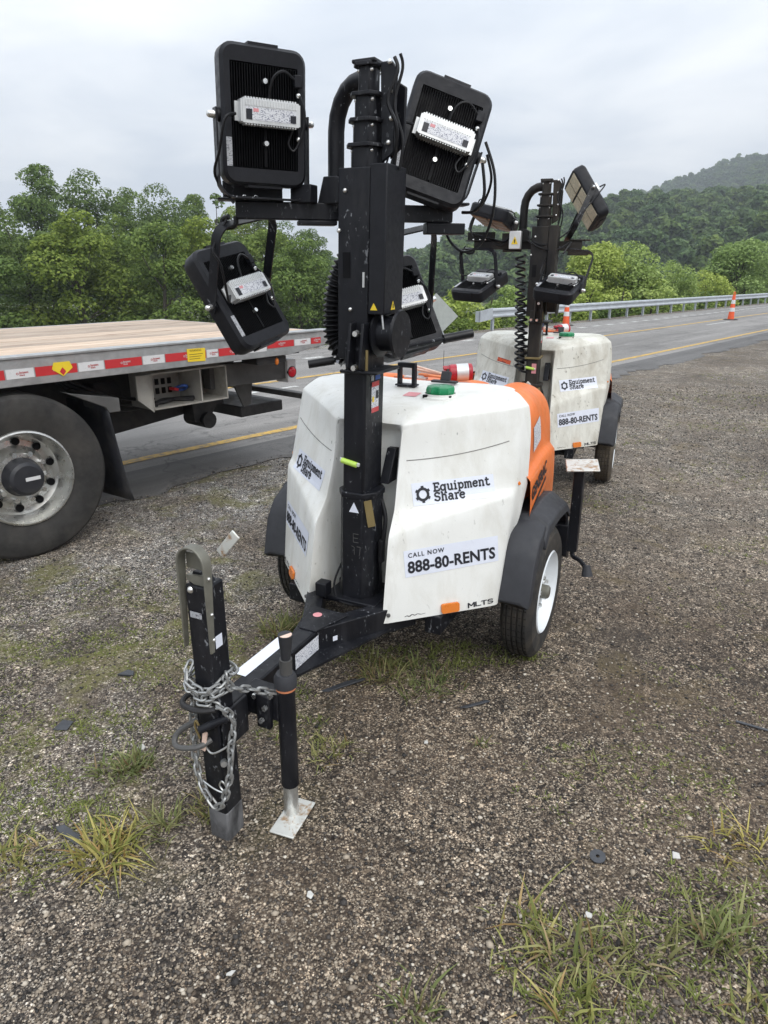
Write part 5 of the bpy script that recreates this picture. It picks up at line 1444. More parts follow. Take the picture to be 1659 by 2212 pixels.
    def sec(poly, z0, z1): return MB().prism([(a, b + my) for a, b in poly], 'z', z0, z1)
    M(sec(octo(.076, .082, .45), .425, .905), 'mast_base')
    M(sec(octo(.082, .088, .45), .895, .918), 'mast_collar')
    mid = M(sec([(-.046, -.08), (.046, -.08), (.046, .08), (-.046, .08)], .90, 1.47), 'mast_section', bevel=.010)
    for s in (-1, 1): M(MB().bar((s * .05, my + .04, .43), (s * .14, -.545, .45), .05, .03), 'mast_foot')
    M(MB().box((0, my, .455), (.24, .22, .02)), 'mast_plate')
    # outer tube / cover with slotted guide
    cov = M(sec([(-.074, -.073), (.048, -.073), (.048, .070), (-.074, .070)], 1.425, 2.055), 'mast_cover', bevel=.004)
    M(sec([(.051, -.080), (.114, -.080), (.114, .072), (.051, .072)], 1.585, 2.062), 'cable_guide', 'lamp' if first else BK)
    lay(Frame(sh(-.052, my - .073, 1.705), (1, 0, 0), (shear, 0, 1)), grid2d(.030, .085, 1, 1), .002, 'cover_plate', 'fin', cov)
    M(MB().box((.030, my - .075, 1.70), (.007, .004, .05)), 'slot_mark', 'silver', 0)
    for q in ((-.068, 1.86), (-.02, 1.60), (-.045, 1.985)): M(MB().sphere((q[0], my - .077, q[1]), .008, 8, 5), 'cover_bolt', 'bolt', 0)
    # warning triangle
    def tri(nm, o, x, up, sz, mt, ln=1.0): return lay(Frame(o, x, up), ([(-sz, 0), (sz, 0), (0, sz * 1.75)], [(0, 1, 2)]), .0015, nm, mt, cov)
    tri('warning_triangle', sh(.114, my - .01, 1.60), (0, 1, 0), (0, 0, 1), .018, 'yellow')
    lay(Frame(sh(.114, my - .01, 1.606), (0, 1, 0), (0, 0, 1)), ([(-.004, 0), (.004, 0), (.003, .014), (-.003, .014)], [(0, 1, 2, 3)]), .0025, 'warning_symbol', 'ink', cov)
    tri('warning_triangle', sh(.075, my - .080, 1.60), (1, 0, 0), (0, 0, 1), .014, 'yellow')
    # nested upper sections with collars
    z = 2.05
    for i, (hx, hy, dz) in enumerate(((.048, .058, .075), (.044, .050, .075), (.040, .044, .075), (.030, .036, .085))):
        M(sec(octo(hx, hy, .4), z, z + dz), 'mast_section')
        M(sec(octo(hx + .014, hy + .014, .4), z + dz - .008, z + dz + .004), 'mast_collar', bevel=.002)
        for a in range(4): M(MB().sphere(((hx + .002) * math.cos(R(45 + 90 * a)), my + (hy + .002) * math.sin(R(45 + 90 * a)), z + dz - .018), .0075, 8, 5), 'collar_bolt', 'bolt', 0)
        z += dz
    M(MB().box((0, my, 2.366), (.085, .09, .012)), 'mast_cap')
    M(MB().prism([(.055, 2.07), (.10, 2.10), (.105, 2.34), (.085, 2.365), (.045, 2.365), (.05, 2.20)], 'y', my - .01, my + .004), 'head_plate')
    M(MB().prism([(.058, 2.09), (.11, 2.13), (.112, 2.30), (.06, 2.33)], 'y', my + .05, my + .064), 'head_plate')
    for q in ((.08, 2.36), (.085, 2.28), (.09, 2.20), (.082, 2.13)): M(MB().sphere((q[0], my - .014, q[1]), .009, 8, 5), 'plate_bolt', 'bolt', 0)
    M(MB().tube(catmull([(.10, my - .02, 2.37), (.112, my - .02, 2.33), (.085, my - .03, 2.25), (.115, my - .02, 2.17), (.10, my + .0, 2.06)], 6), .006, 6), 'head_cable', 'cable', 0)
    M(MB().tube(catmull([(.115, my - .01, 2.38), (.12, my, 2.34), (.10, my - .01, 2.24), (.128, my, 2.14), (.12, my, 2.05)], 6), .005, 6), 'head_cable', 'cable', 0)
    # bent tube carrying the lamp bar
    gp = [(-.165, -.57, 1.93), (-.165, -.57, 2.08), (-.165, -.57, 2.19)] + [(-.165 + .115 * (1 - math.cos(R(a))), -.57 - .05 * (1 - math.cos(R(a))), 2.19 + .135 * math.sin(R(a))) for a in (20, 40, 60, 80, 92)] + [(.0, my, 2.322)]
    M(MB().tube(gp, .030, 12), 'bent_tube', BK, 0)
    hd = Vector((.78, .62, 0)).normalized() if first else Vector((.98, .12, 0)).normalized()
    base = Vector((-.165, -.57, 1.93))
    cl = base - hd * .36; crr = base + hd * .44
    M(MB().bar(cl, crr, .052, .058), 'cross_bar')
    M(MB().prism([(-.215, 1.955), (-.11, 1.955), (-.11, 2.03), (-.14, 2.045), (-.19, 2.045)], 'y', -.62, -.52), 'cross_bar_clamp')
    mb = MB(); mb.box(tuple(base - hd * .10 + Vector((0, -.03, .055))), (.085, .05, .06)); M(mb, 'terminal_box')
    M(MB().bar(base - hd * .14 + Vector((0, 0, -.038)), base + Vector((0, 0, -.038)), .07, .016), 'lower_plate')
    E_l = cl - hd * .02; E_r = crr
    M(MB().bar(cl - hd * .06 + Vector((0, 0, .034)), cl + hd * .17 + Vector((0, 0, .034)), .085, .008), 'lamp_shelf')
    M(MB().bar(cl - hd * .06 + Vector((.0, .03, .066)), cl + hd * .15 + Vector((.0, .03, .066)), .006, .062), 'lamp_shelf')
    for k in (0.0, .05, .09): q = cl + hd * k + Vector((0, -.03, .04)); M(MB().sphere(q, .009, 8, 5), 'shelf_bolt', 'bolt', 0)
    M(MB().bar(crr - hd * .10 + Vector((0, 0, .036)), crr + hd * .06 + Vector((0, 0, .036)), .075, .010), 'lamp_shelf')
    M(MB().bar(crr - hd * .10 + Vector((0, 0, -.05)), crr + hd * .05 + Vector((0, 0, -.05)), .06, .04), 'lamp_shelf')
    M(MB().tube(catmull([cl + Vector((-.03, 0, -.02)), cl + Vector((-.06, 0, -.03)), cl + Vector((-.05, .0, -.055)), cl + Vector((-.005, 0, -.05)), cl + Vector((0, 0, -.02))], 5), .009, 8), 'cable_ring', 'cable', 0)
    # pulley, rope drum, brackets
    dr = (.105, -.645, 1.515)
    pd = M(MB().lathe([(-.045, .0), (-.045, .082), (-.036, .086), (-.030, .062), (.030, .062), (.036, .086), (.045, .082), (.045, 0)], 'x', dr, 36), 'rope_drum', BK, 0)
    M(MB().lathe([(-.0465, .062), (-.0475, .067), (-.0475, .072), (-.0465, .077)], 'x', dr, 36), 'drum_ring', 'under2', 0, parent=pd)
    mb = MB(); mb.tube([(dr[0], dr[1] - .06, dr[2] + .02), (dr[0] - .01, my - .06, 1.60)], .004, 6); M(mb, 'hoist_rope', 'zinc', 0)
    M(MB().prism([(my - .13, 1.40), (my - .03, 1.36), (my - .03, 1.56), (my - .11, 1.555)], 'x', .040, .052), 'drum_bracket')
    M(MB().prism([(my - .13, 1.40), (my - .03, 1.36), (my - .03, 1.56), (my - .11, 1.555)], 'x', -.010, .002), 'drum_bracket')
    for q in ((.02, my - .10, 1.52), (.015, my - .10, 1.40), (-.03, my - .085, 1.40)): M(MB().cyl(q, (q[0], q[1] - .018, q[2]), .013, .010, 8), 'bracket_bolt', 'bolt', 0)
    M(MB().box((.047, my - .088, 1.425), (.022, .012, .075)), 'bracket_latch', 'tan', .002)
    M(MB().box((.03, my - .01, 1.385), (.15, .20, .012)), 'drum_tray')
    if first:
        hb = M(MB().tube([(-.205, -.665, 1.392), (.02, -.52, 1.435), (.265, -.30, 1.492)], .010, 8), 'turning_handle', 'black', 0)
        M(MB().tube([(-.225, -.675, 1.389), (-.14, -.625, 1.404)], .016, 10), 'handle_grip', 'cable', 0, parent=hb)
        M(MB().tube([(.20, -.36, 1.477), (.29, -.278, 1.497)], .018, 10), 'handle_grip', 'cable', 0, parent=hb)
        M(MB().bar((-.112, -.612, 1.411), (-.045, -.570, 1.424), .012, .028), 'handle_tag', 'strap', 0, parent=hb)
        M(MB().bar((-.132, -.625, 1.407), (-.113, -.613, 1.411), .011, .027), 'handle_tag', 'decal', 0, parent=hb)
    # mast labels
    def ml(nm, o, x, w, h, mt, lift=.0015): return lay(Frame(sh(*o), x, (shear, 0, 1)), grid2d(w, h, 1, 1), lift, nm, mt, mid)
    RX = (0, 1, 0)
    ml('warning_label', (.046, my - .03, 1.225), RX, .060, .115, 'smallprint'); ml('label_band', (.046, my - .03, 1.225), RX, .060, .018, 'red', .003); ml('label_band', (.046, my - .03, 1.322), RX, .060, .018, 'red', .003)
    ml('label_symbol', (.046, my - .025, 1.265), RX, .016, .02, 'yellow', .003); ml('label_symbol', (.046, my + .005, 1.275), RX, .02, .03, 'ink', .003)
    ml('serial_label', (.046, my - .035, 1.345), RX, .022, .034, 'greyprint'); ml('serial_label', (.046, my + .0, 1.345), RX, .040, .034, 'bluebit')
    lay(Frame(sh(.008, my - .082, .838), (1, 0, 0), (0, 0, 1)), ([(-.022, 0), (.022, 0), (0, .042)], [(0, 1, 2)]), .0015, 'white_triangle', 'decal', mid)
    M(MB().box((.066, my - .062, .835), (.030, .004, .11), (0, R(-10), R(35))), 'tan_tape', 'tan', 0)
    vl = M(MB().cyl((-.045, my - .088, 1.045), (.02, my - .088, 1.033), .011, n=10), 'level_vial', 'vial', 0)
    M(MB().box((-.012, my - .085, 1.04), (.085, .010, .014), (0, R(10), 0)), 'vial_bracket', 'silver', .002, parent=vl)
    # stray chalk marks
    lay(Frame(sh(.0, my - .082, .66), (1, 0, 0), (0, 0, 1)), fit2d(strokes2d([[(.1, .6), (.1, 1), (.4, 1)], [(.1, .8), (.35, .8)], [(.1, .6), (.4, .6)], [(.0, .4), (.15, .35), (.15, 0)], [(.3, .4), (.5, .4), (.45, 0)]], .03), .04, .09), .001, 'chalk_mark', 'under2', mid)
    # cables in the recess
    M(MB().tube(catmull([(.07, my + .03, .87), (.095, my + .02, .80), (.10, my, .72), (.085, my, .62), (.08, my + .02, .52), (.07, my + .03, .46)], 6), .009, 8), 'recess_cable', 'cable', 0)
    M(MB().box((.092, my, .66), (.02, .03, .10)), 'cable_plug', 'cable', .004)
    M(MB().tube(catmull([(-.06, my - .03, .62), (-.085, my - .07, .52), (-.06, my - .10, .46), (.0, my - .11, .45), (.05, my - .10, .45)], 6), .005, 6), 'recess_cable', 'cable', 0)
    P(MB().prism([(-.60, .93), (-.50, .93), (-.50, 1.06), (-.53, 1.06)], 'x', .075, .115), 'mast_latch', 'black', .003)
    # corrugated hose / coiled cable on the left of the mast
    if first:
        c = catmull([(-.085, -.585, 1.81), (-.125, -.60, 1.735), (-.155, -.60, 1.65), (-.160, -.60, 1.56), (-.148, -.605, 1.475), (-.085, -.61, 1.405)], 40)
        M(MB().tube(c, .03, 12, rfun=lambda t: .0325 + .0065 * math.cos(2 * math.pi * 24 * t)), 'corrugated_hose', 'cable', 0, angle=70)
    else:
        for k, (top, bot, cx, cy, n) in enumerate(((1.86, 1.02, -.155, -.66, 17), (1.55, 1.00, -.115, -.70, 11))):
            pts = []
            for i in range(n * 10 + 1):
                t = i / (n * 10); a = 2 * math.pi * n * t
                pts.append((cx + .034 * math.cos(a) + .05 * t, cy + .034 * math.sin(a), top + (bot - top) * (t ** 1.0)))
            M(MB().tube(pts, .0085, 6), 'coiled_cable', 'cable', 0)
        bx = M(MB().box((-.20, -.66, 1.965), (.085, .06, .125)), 'control_box', 'silver', .004)
        lay(Frame(sh(-.237, -.69, 1.935), (1, 0, 0), (0, 0, 1)), ([(.012, .0), (.062, .0), (.037, .055)], [(0, 1, 2)]), .003, 'warning_triangle', 'yellow', bx)
        lay(Frame(sh(-.237, -.69, 1.935), (1, 0, 0), (0, 0, 1)), ([(.034, .008), (.040, .008), (.043, .034), (.032, .034)], [(0, 1, 2, 3)]), .004, 'warning_symbol', 'ink', bx)
        lay(Frame(sh(.000, my - .083, 1.00), (1, 0, 0), (0, 0, 1)), grid2d(.035, .075, 1, 1), .0015, 'red_stripe_label', 'redpink', mid)
        M(MB().box((0, my, 1.115), (.115, .19, .016)), 'brass_band', 'tan', .003)
    return root, sh

T1, sh1 = light_tower((.156 * 1.08, 2.974 * 1.08, 0.0), 26.012, .6, math.tan(R(1.34)), 'nearer white and orange light tower with black mast, folded drawbar and tongue jack', True)
T2, sh2 = light_tower((1.285 * 1.08, 5.631 * 1.08, -.025), 20.312, .56, 0.0, 'farther, dirtier white light tower with coiled cables and lamps tipped down', False)

lamp(T1, sh1(-.30, -.805, 2.205), (3.6, 0.5, 53), sh1(-.335, -.78, 1.965))
lamp(T1, sh1(-.52, -.66, 1.645), (-28, -11, 84), sh1(-.455, -.70, 1.905))
lamp(T1, sh1(.165, -.40, 2.172), (-12, 18, 30), sh1(.20, -.35, 1.965))
lamp(T1, sh1(-.045, -.24, 1.595), (-26, -12, 50), sh1(.05, -.28, 1.885))
lamp(T2, (-.466, -.64, 1.68), (-67, 2.5, -21.5), (-.42, -.72, 1.90))
lamp(T2, (.173, -.80, 1.675), (-72.6, 6.7, -8.2), (.17, -.62, 1.90))
_m = Euler([R(a) for a in (28.7, -21.5, -70.8)]).to_matrix() @ Euler((0, 0, math.pi)).to_matrix()
_e = [math.degrees(a) for a in _m.to_euler()]
_off = _m @ Vector((0, -LD, 0))
lamp(T2, (.232 + _off.x, -.445 + _off.y, 2.234 + _off.z), _e, (.16, -.50, 1.97))
lamp(T2, (-.36, -.62, 2.165), (-99, 14, -6), (-.36, -.66, 1.97), 'led_amber')

# loose leads swinging from the right hand lamps of the nearer tower
def local_tube(root, pts, r, name='loose_cable', mt='cable'):
    MB().tube(catmull(pts, 8), r, 6).build(name, mt, root)
local_tube(T1, [sh1(.30, -.28, 2.13), sh1(.32, -.27, 2.05), sh1(.29, -.24, 1.98), sh1(.25, -.22, 1.945)], .005)
local_tube(T1, [sh1(.295, -.29, 2.17), sh1(.335, -.28, 2.06), sh1(.335, -.27, 1.93), sh1(.29, -.25, 1.83), sh1(.22, -.24, 1.80), sh1(.16, -.24, 1.84), sh1(.13, -.24, 1.90)], .0055)
local_tube(T1, [sh1(.285, -.29, 2.12), sh1(.30, -.28, 2.00), sh1(.265, -.27, 1.945), sh1(.21, -.26, 1.94)], .006)
local_tube(T2, [(-.40, -.62, 1.98), (-.32, -.64, 1.93), (-.25, -.66, 1.96)], .006)
local_tube(T2, [(-.10, -.70, 1.98), (.0, -.72, 1.93), (.10, -.68, 1.96), (.20, -.55, 2.05)], .006)
local_tube(T2, [(-.10, -.71, 1.96), (.02, -.73, 1.90), (.12, -.68, 1.90), (.20, -.62, 1.95), (.16, -.68, 1.87)], .006)

# ------------------------------------------------------------------ red canister and straps lying on the rear hood
def on_t1(x, y, z): return T1.matrix_basis @ Vector((x, y, z))
bpy.context.view_layer.update()
def on_t2(x, y, z): return T2.matrix_basis @ Vector((x, y, z))
def canister(fn, lab1, lab2, off, yaw):
    can = thing('red_canister', lab1, 'canister', fn(.10, .20 + off, 1.222), (0, 0, R(yaw)), 'red canisters lying on the towers')
    can.scale = (.8, .8, .8)
    MB().cyl((-.055, 0, .055), (.085, 0, .062), .050, n=22).build('can_body', 'redcan', can, .008)
    MB().cyl((-.01, 0, .0575), (.060, 0, .061), .0512, n=22).build('can_band', 'silver', can)
    for k in range(6):
        a = R(60 * k); MB().cyl((-.088, .035 * math.cos(a), .054 + .035 * math.sin(a)), (-.05, .035 * math.cos(a), .055 + .035 * math.sin(a)), .011, n=8).build('can_nozzle', 'redcan', can)
    MB().cyl((-.07, 0, .054), (-.05, 0, .055), .04, n=16).build('can_head', 'under', can)
    MB().tube([(-.09, -.02, .10), (-.09, -.02, .19)], .0015, 5).build('wire_stem', 'under', can)
    st = thing('web_straps', lab2, 'strap', fn(-.02, .16 + off, 1.222), (0, 0, R(yaw - 22)), 'strap bundles lying on the towers')
    for k, (a, b, m_) in enumerate((((-.10, .0, .075), (.09, -.02, .035), 'pinkstrap'), ((-.11, .03, .055), (.08, .0, .030), 'pinkstrap'), ((-.06, .0, .035), (.10, -.05, .028), 'strap'), ((-.05, .05, .02), (.09, .03, .022), 'strap'), ((-.14, .02, .015), (-.02, -.01, .015), 'tape_white'), ((-.20, .03, .012), (-.10, .03, .014), 'strap'))):
        MB().bar(a, b, .028 if k > 1 else .014, .010).build('webbing', m_, st, .003)
canister(on_t1, 'red canister with silver band lying on top of the nearer tower', 'bundle of orange and white straps beside the nearer red canister', 0, 2)
canister(on_t2, 'red canister lying on top of the farther tower behind its mast', 'orange strap bundle on top of the farther tower', 0, 20)

# ------------------------------------------------------------------ loose stones on the gravel
def pebbles():
    rg = np.random.default_rng(3)
    base = np.array([(1, 0, 0), (-1, 0, 0), (0, 1, 0), (0, -1, 0), (0, 0, 1), (0, 0, -1), (.62, .62, .45), (-.62, .62, .45), (.62, -.62, .45), (-.62, -.62, .45)], float)
    fac = np.array([(4, 0, 6), (4, 6, 2), (4, 2, 7), (4, 7, 1), (4, 1, 9), (4, 9, 3), (4, 3, 8), (4, 8, 0), (0, 2, 6), (2, 1, 7), (1, 3, 9), (3, 0, 8), (0, 5, 2), (2, 5, 1), (1, 5, 3), (3, 5, 0)], int)
    N = 76000
    y = 0.95 + 10.5 * rg.uniform(0, 1, N) ** 2.3; x = rg.uniform(-.72, .72, N) * (y + .55)
    sz = .0021 + .0036 * rg.uniform(0, 1, N) ** 2.4 + (rg.uniform(0, 1, N) < .012) * rg.uniform(.002, .007, N) + .0006 * y
    s = x * SV.x + y * SV.y; n = x * NV.x + y * NV.y
    keep = n > -4.95 - .9 * rg.uniform(0, 1, N) ** 2; x, y, sz, s, n = x[keep], y[keep], sz[keep], s[keep], n[keep]; N = len(x)
    z = np.array([ground_z(a, b) for a, b in zip(s, n)])
    ax = rg.uniform(.7, 1.3, (N, 3)); ax[:, 2] *= .7; a = rg.uniform(0, 6.283, N)
    P = base[None] * (1 + rg.uniform(-.22, .22, (N, 10, 1))) * ax[:, None, :] * sz[:, None, None]
    c, q = np.cos(a)[:, None], np.sin(a)[:, None]
    X = P[:, :, 0] * c - P[:, :, 1] * q + x[:, None]; Y = P[:, :, 0] * q + P[:, :, 1] * c + y[:, None]; Z = P[:, :, 2] + (z + sz * .25)[:, None]
    V = np.stack([X, Y, Z], 2).reshape(-1, 3); F = (fac[None] + (np.arange(N) * 10)[:, None, None]).reshape(-1)
    me = bpy.data.meshes.new('loose_stones'); me.vertices.add(len(V)); me.vertices.foreach_set('co', V.astype(np.float32).ravel())
    me.loops.add(len(F)); me.loops.foreach_set('vertex_index', F.astype(np.int32)); k = len(F) // 3
    me.polygons.add(k); me.polygons.foreach_set('loop_start', np.arange(0, 3 * k, 3, dtype=np.int32)); me.update(calc_edges=True)
    me.materials.append(MT['pebble'])
    o = link('loose_stones', me); struct(o, 'stuff'); o['label'] = 'small loose stones scattered over the gravel'; o['category'] = 'gravel'
pebbles()

# ------------------------------------------------------------------ grass
def blades(rg, cx, cy, n, spread, hmin, hmax, w, lean=.8, V=None, F=None):
    for _ in range(n):
        a = rg.uniform(0, 6.283); r = spread * math.sqrt(rg.random()); x0 = cx + r * math.cos(a); y0 = cy + r * math.sin(a)
        s_ = x0 * SV.x + y0 * SV.y; n_ = x0 * NV.x + y0 * NV.y; z0 = ground_z(s_, n_)
        h = rg.uniform(hmin, hmax) * (1 if rg.random() < .8 else .6); d = a + rg.uniform(-1.6, 1.6); le = lean * rg.uniform(.25, 1.7)
        b = len(V); px, py = -math.sin(d), math.cos(d); ww = w * rg.uniform(.6, 1.3)
        for k in range(4):
            t = k / 3; out = h * le * t ** 1.5; up = h * (t - .38 * le * t * t); q = ww * (1 - t ** 1.6) + .0004
            X, Y, Z = x0 + math.cos(d) * out, y0 + math.sin(d) * out, z0 - .004 + max(up, 0.004 * t)
            V += [(X + px * q, Y + py * q, Z), (X - px * q, Y - py * q, Z)]
        F += [(b, b + 1, b + 3, b + 2), (b + 2, b + 3, b + 5, b + 4), (b + 4, b + 5, b + 7, b + 6)]

def tuft(x, y, n, spread, h, w, label, mt, seed, lean=.8):
    rg = random.Random(seed); V, F = [], []
    for _k in range(5):
        aa, rr_ = rg.uniform(0, 6.283), spread * rg.uniform(.1, 1.0)
        blades(rg, x + rr_ * math.cos(aa), y + rr_ * math.sin(aa), max(5, n // 4), spread * .65, h * .3, h * rg.uniform(.7, 1.15), w * rg.uniform(.9, 1.4), lean, V, F)
    blades(rg, x, y, n // 2, spread * 1.3, h * .12, h * .4, w * .8, lean * 1.3, V, F)
    z = ground_z(x * SV.x + y * SV.y, x * NV.x + y * NV.y)
    V = [(a - x, b - y, c - z) for a, b, c in V]
    mb = MB(); mb.v = V; mb.f = F
    me = mb.mesh('grass_tuft', mt, fix=False, angle=180); me.materials.append(MT['straw']); me.materials.append(MT['grass' if mt == 'grass_dry' else 'grass_dry'])
    q_ = random.Random(seed + 5)
    for b0 in range(0, len(me.polygons), 3):
        u_ = q_.random(); mi = 1 if u_ < .16 else (2 if u_ < .4 else 0)
        for k in range(3): me.polygons[b0 + k].material_index = mi
    o = link('grass_tuft', me); o.location = (x, y, z)
    tag(o, label, 'grass', 'grass tufts growing in the gravel')
TUFTS = [(-.966, 2.08, 170, .075, .085, .0030, 'dense green grass tuft left of the folded drawbar', 'grass', .9),
         (-.86, 1.70, 120, .10, .105, .0036, 'largest yellow-green grass tuft at the lower left', 'grass_dry', 1.0),
         (-.74, 1.80, 60, .06, .09, .0026, 'yellowing tuft just behind the largest lower left tuft', 'grass_dry', .9),
         (-.60, 1.86, 60, .05, .10, .0026, 'thin upright tuft beside the foot of the folded drawbar', 'grass_dry', .7),
         (-.52, 3.10, 170, .11, .13, .0028, 'grass clump in front of the left wheel of the nearer tower', 'grass', .8),
         (-.02, 2.72, 130, .13, .10, .0028, 'left half of the long grass patch under the nearer tower', 'grass_dry', 1.0),
         (.18, 2.66, 130, .13, .10, .0028, 'right half of the long grass patch under the nearer tower', 'grass', 1.0),
         (-.22, 2.16, 70, .08, .07, .0024, 'olive grass tuft to the right of the tongue jack foot', 'grass_dry', .9),
         (.36, 1.40, 32, .085, .125, .0036, 'leftmost long-bladed tuft in the lower right corner patch', 'grass', .8),
         (.50, 1.30, 42, .10, .115, .0036, 'middle long-bladed tuft in the lower right patch', 'grass_dry', .9),
         (.66, 1.36, 36, .09, .11, .0036, 'long-bladed tuft right of the middle in the lower right patch', 'grass_dry', .9),
         (.44, 1.18, 40, .09, .10, .0036, 'tuft at the bottom edge right of centre', 'grass', .9),
         (.95, 1.38, 54, .075, .14, .0036, 'tall bright tuft at the lower right edge', 'grass', .75),
         (1.14, 1.70, 44, .08, .12, .0032, 'tuft at the right edge above the tall bright tuft', 'grass_dry', .8),
         (.90, 1.16, 40, .08, .09, .0034, 'tuft in the bottom right corner', 'grass_dry', .9),
         (.06, 1.22, 34, .06, .085, .0034, 'small dark-based tuft at the bottom edge near the centre', 'grass', .8),
         (.72, 2.12, 26, .10, .06, .0026, 'sparse flat tuft right of the nearer tower, mid ground', 'grass_dry', 1.2),
         (.37, 2.21, 16, .02, .06, .0022, 'tiny upright tuft in bare gravel right of the tongue jack', 'grass', .7),
         (-1.16, 1.63, 70, .10, .11, .0030, 'grass tuft cut off by the left edge near the bottom', 'grass_dry', .9)]
for i_, t_ in enumerate(TUFTS): tuft(t_[0], t_[1], t_[2], t_[3], t_[4], t_[5], t_[6], t_[7], 100 + i_, t_[8])

def ground_cover():
    rg = random.Random(9); V, F = [], []
    def patch(cx, cy, rx, ry, n, h):
        for _ in range(n):
            a = rg.uniform(0, 6.283); r = math.sqrt(rg.random()); x, y = cx + rx * r * math.cos(a), cy + ry * r * math.sin(a)
            if (x * NV.x + y * NV.y) < -4.9: continue
            blades(rg, x, y, rg.randint(4, 9), .016, h * .3, h, .0022, 1.1, V, F)
    for cx, cy, rx, ry, n, h in ((-1.55, 2.95, .30, .16, 130, .022), (-1.15, 3.05, .35, .14, 150, .022), (-1.9, 2.6, .35, .2, 120, .024), (-.95, 2.75, .3, .16, 130, .022), (-1.5, 2.3, .3, .16, 110, .025), (-1.1, 2.35, .2, .1, 70, .024),
                                 (-.75, 2.95, .15, .12, 70, .024), (-1.35, 3.6, .5, .2, 110, .02), (-.5, 2.55, .2, .12, 60, .03), (-.35, 2.3, .15, .1, 40, .03), (-1.25, 1.95, .2, .15, 70, .03), (-1.0, 1.85, .12, .08, 40, .03), (.3, 2.85, .5, .12, 130, .05), (-.3, 3.0, .2, .2, 70, .05),
                                 (.58, 1.32, .28, .16, 60, .035), (.95, 1.5, .16, .12, 35, .035), (1.15, 2.2, .3, .25, 50, .02), (1.0, 1.95, .2, .15, 40, .022), (1.7, 5.2, .5, .3, 60, .03), (2.6, 4.2, .5, .3, 60, .025), (2.4, 7.5, .8, .4, 90, .03), (5.5, 10, 1.6, .8, 160, .04), (4.2, 8.2, .8, .4, 80, .035), (.9, 3.9, .2, .15, 30, .02), (7.5, 12.5, 2, .8, 150, .04),
                                 (-1.3, 2.6, .8, .5, 260, .018), (-1.6, 3.3, .7, .4, 220, .018), (-.9, 2.2, .4, .3, 120, .02), (-2.2, 3.0, .5, .4, 140, .02), (-1.1, 1.75, .25, .2, 70, .035), (.7, 1.25, .4, .22, 70, .04), (1.05, 1.45, .3, .25, 50, .04), (.55, 1.15, .3, .12, 30, .05), (.85, 2.0, .4, .25, 60, .025), (1.4, 2.6, .4, .3, 50, .02), (3.2, 6, .8, .5, 90, .03), (1.9, 3.4, .5, .4, 50, .02)):
        patch(cx, cy, rx, ry, n, h)
    mb = MB(); mb.v = V; mb.f = F
    o = mb.build('ground_cover', 'weed', None, fix=False, angle=180); struct(o, 'stuff'); o['label'] = 'low weeds and short grass creeping over the gravel'; o['category'] = 'weeds'
ground_cover()

# ------------------------------------------------------------------ debris
def debris(name, x, y, poly, th, mt, label, cat, tilt=(0, 0, 0), lift=0.0):
    z = ground_z(x * SV.x + y * SV.y, x * NV.x + y * NV.y)
    o = MB().prism(poly, 'z', 0, th).build(name, mt, None, min(th * .3, .002)); o.location = (x, y, z + .004 + lift); o.rotation_euler = tilt
    tag(o, label, cat); return o
ring = [(.023 * math.cos(R(a)), .023 * math.sin(R(a))) for a in range(0, 360, 18)]
w_ = MB(); ro, ri = .024, .006
prf = [(0.0, ri), (0.0, ro), (.004, ro), (.004, ri), (0.0, ri)]
w_.lathe(prf, 'z', (0, 0, 0), 28); ow = w_.build('rubber_washer', 'chip'); ow.location = (.657, 1.663, ground_z(.657 * SV.x + 1.663 * SV.y, .657 * NV.x + 1.663 * NV.y) + .007); ow.rotation_euler = (.12, -.1, 0)
tag(ow, 'flat dark round washer lying on the gravel at lower right', 'washer')
debris('plastic_shard', -1.018, 1.765, [(-.055, .02), (-.03, .032), (.03, -.005), (.045, -.05), (.02, -.04), (-.035, .0)], .006, 'chip', 'long dark plastic shard beside the largest lower left grass tuft', 'debris', (.1, .15, .1))
debris('plastic_shard', -1.292, 2.33, [(-.032, -.022), (.03, -.03), (.038, .018), (-.012, .034)], .005, 'chip', 'dark grey plastic chip near the left edge, mid ground', 'debris', (.1, -.1, 0))
debris('plastic_shard', -1.164, 2.70, [(-.04, -.008), (.035, -.014), (.03, .012), (.0, .022)], .012, 'chip', 'dark wedge-shaped chip in the pale gravel left of the drawbar', 'debris', (.2, 0, 0))
debris('rubber_strip', -.184, 2.60, [(-.10, -.03), (-.06, -.035), (.09, .03), (.10, .045), (.02, .03)], .008, 'chip', 'curved dark rubber strip on the ground behind the tongue jack', 'debris', (.05, -.08, 0))
debris('rubber_strip', .37, 2.46, [(-.06, -.02), (-.03, -.025), (.075, .02), (.06, .03)], .006, 'chip', 'small dark rubber strip below the nearer tower body', 'debris')
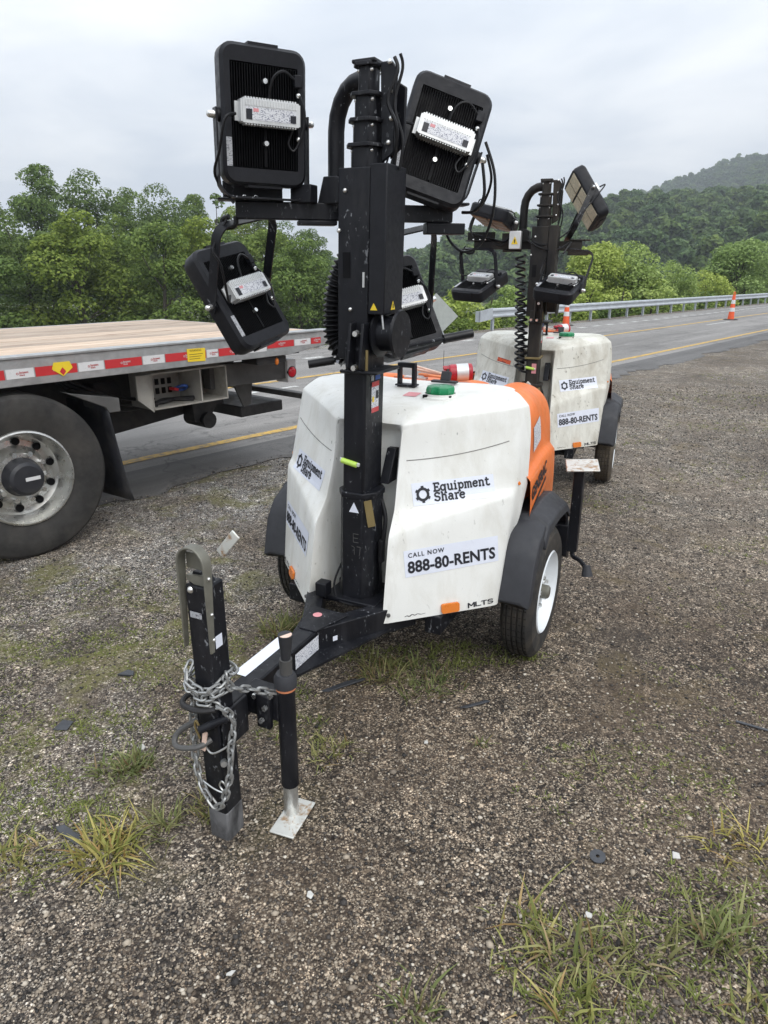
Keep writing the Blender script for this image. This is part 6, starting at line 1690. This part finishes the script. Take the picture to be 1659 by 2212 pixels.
debris('plastic_shard', 1.463, 2.31, [(-.05, .03), (.05, -.03), (.055, -.02), (-.045, .042)], .006, 'chip', 'dark sliver lying at the right edge of the gravel', 'debris')
debris('paper_scrap', -.22, 1.53, [(-.010, -.006), (.004, -.013), (.011, .002), (.0, .012), (-.008, .010)], .003, 'paper', 'white scrap on bare gravel left of the bottom centre', 'litter', (.2, .1, 0))
debris('paper_scrap', -.401, 1.292, [(-.014, -.004), (.0, -.006), (.013, .006), (.002, .007), (-.012, .002)], .004, 'paper', 'curved white scrap near the bottom edge, left of centre', 'litter', (.2, .2, .3))
debris('paper_scrap', .90, 1.67, [(-.012, -.010), (.012, -.012), (.014, .006), (-.006, .012)], .008, 'paper', 'white lump beside the dark patch at lower right', 'litter', (.3, 0, 0))
debris('paper_scrap', .568, 1.46, [(-.012, -.007), (.010, -.009), (.014, .004), (-.004, .009)], .007, 'paper', 'white lump among the lower right grass', 'litter', (.3, .2, 0))
debris('paper_scrap', -.93, 2.19, [(-.014, -.008), (.010, -.012), (.016, .002), (.002, .014), (-.010, .010)], .010, 'paper', 'white stone beside the dense green tuft left of the drawbar', 'stone', (.3, .2, 0))
debris('paper_scrap', .158, 2.215, [(-.008, -.008), (.008, -.006), (.007, .008), (-.006, .007)], .007, 'paper', 'white pebble in bare gravel right of the jack foot', 'stone')

# ------------------------------------------------------------------ hazy air over the valley
def haze():
    mb = MB(); mb.box((0, 250, 62), (3600, 3600, 160))
    o = mb.build('haze', None, None, smooth=False); struct(o, 'stuff')
    m = bpy.data.materials.new('haze_air'); m.use_nodes = True; nt = m.node_tree
    for q in list(nt.nodes): nt.nodes.remove(q)
    out = nt.nodes.new('ShaderNodeOutputMaterial'); pv = nt.nodes.new('ShaderNodeVolumePrincipled')
    pv.inputs['Color'].default_value = (0.86, 0.91, 1.0, 1); pv.inputs['Density'].default_value = 0.00052; pv.inputs['Anisotropy'].default_value = 0.2
    nt.links.new(pv.outputs[0], out.inputs['Volume'])
    o.data.materials.append(m)
haze()
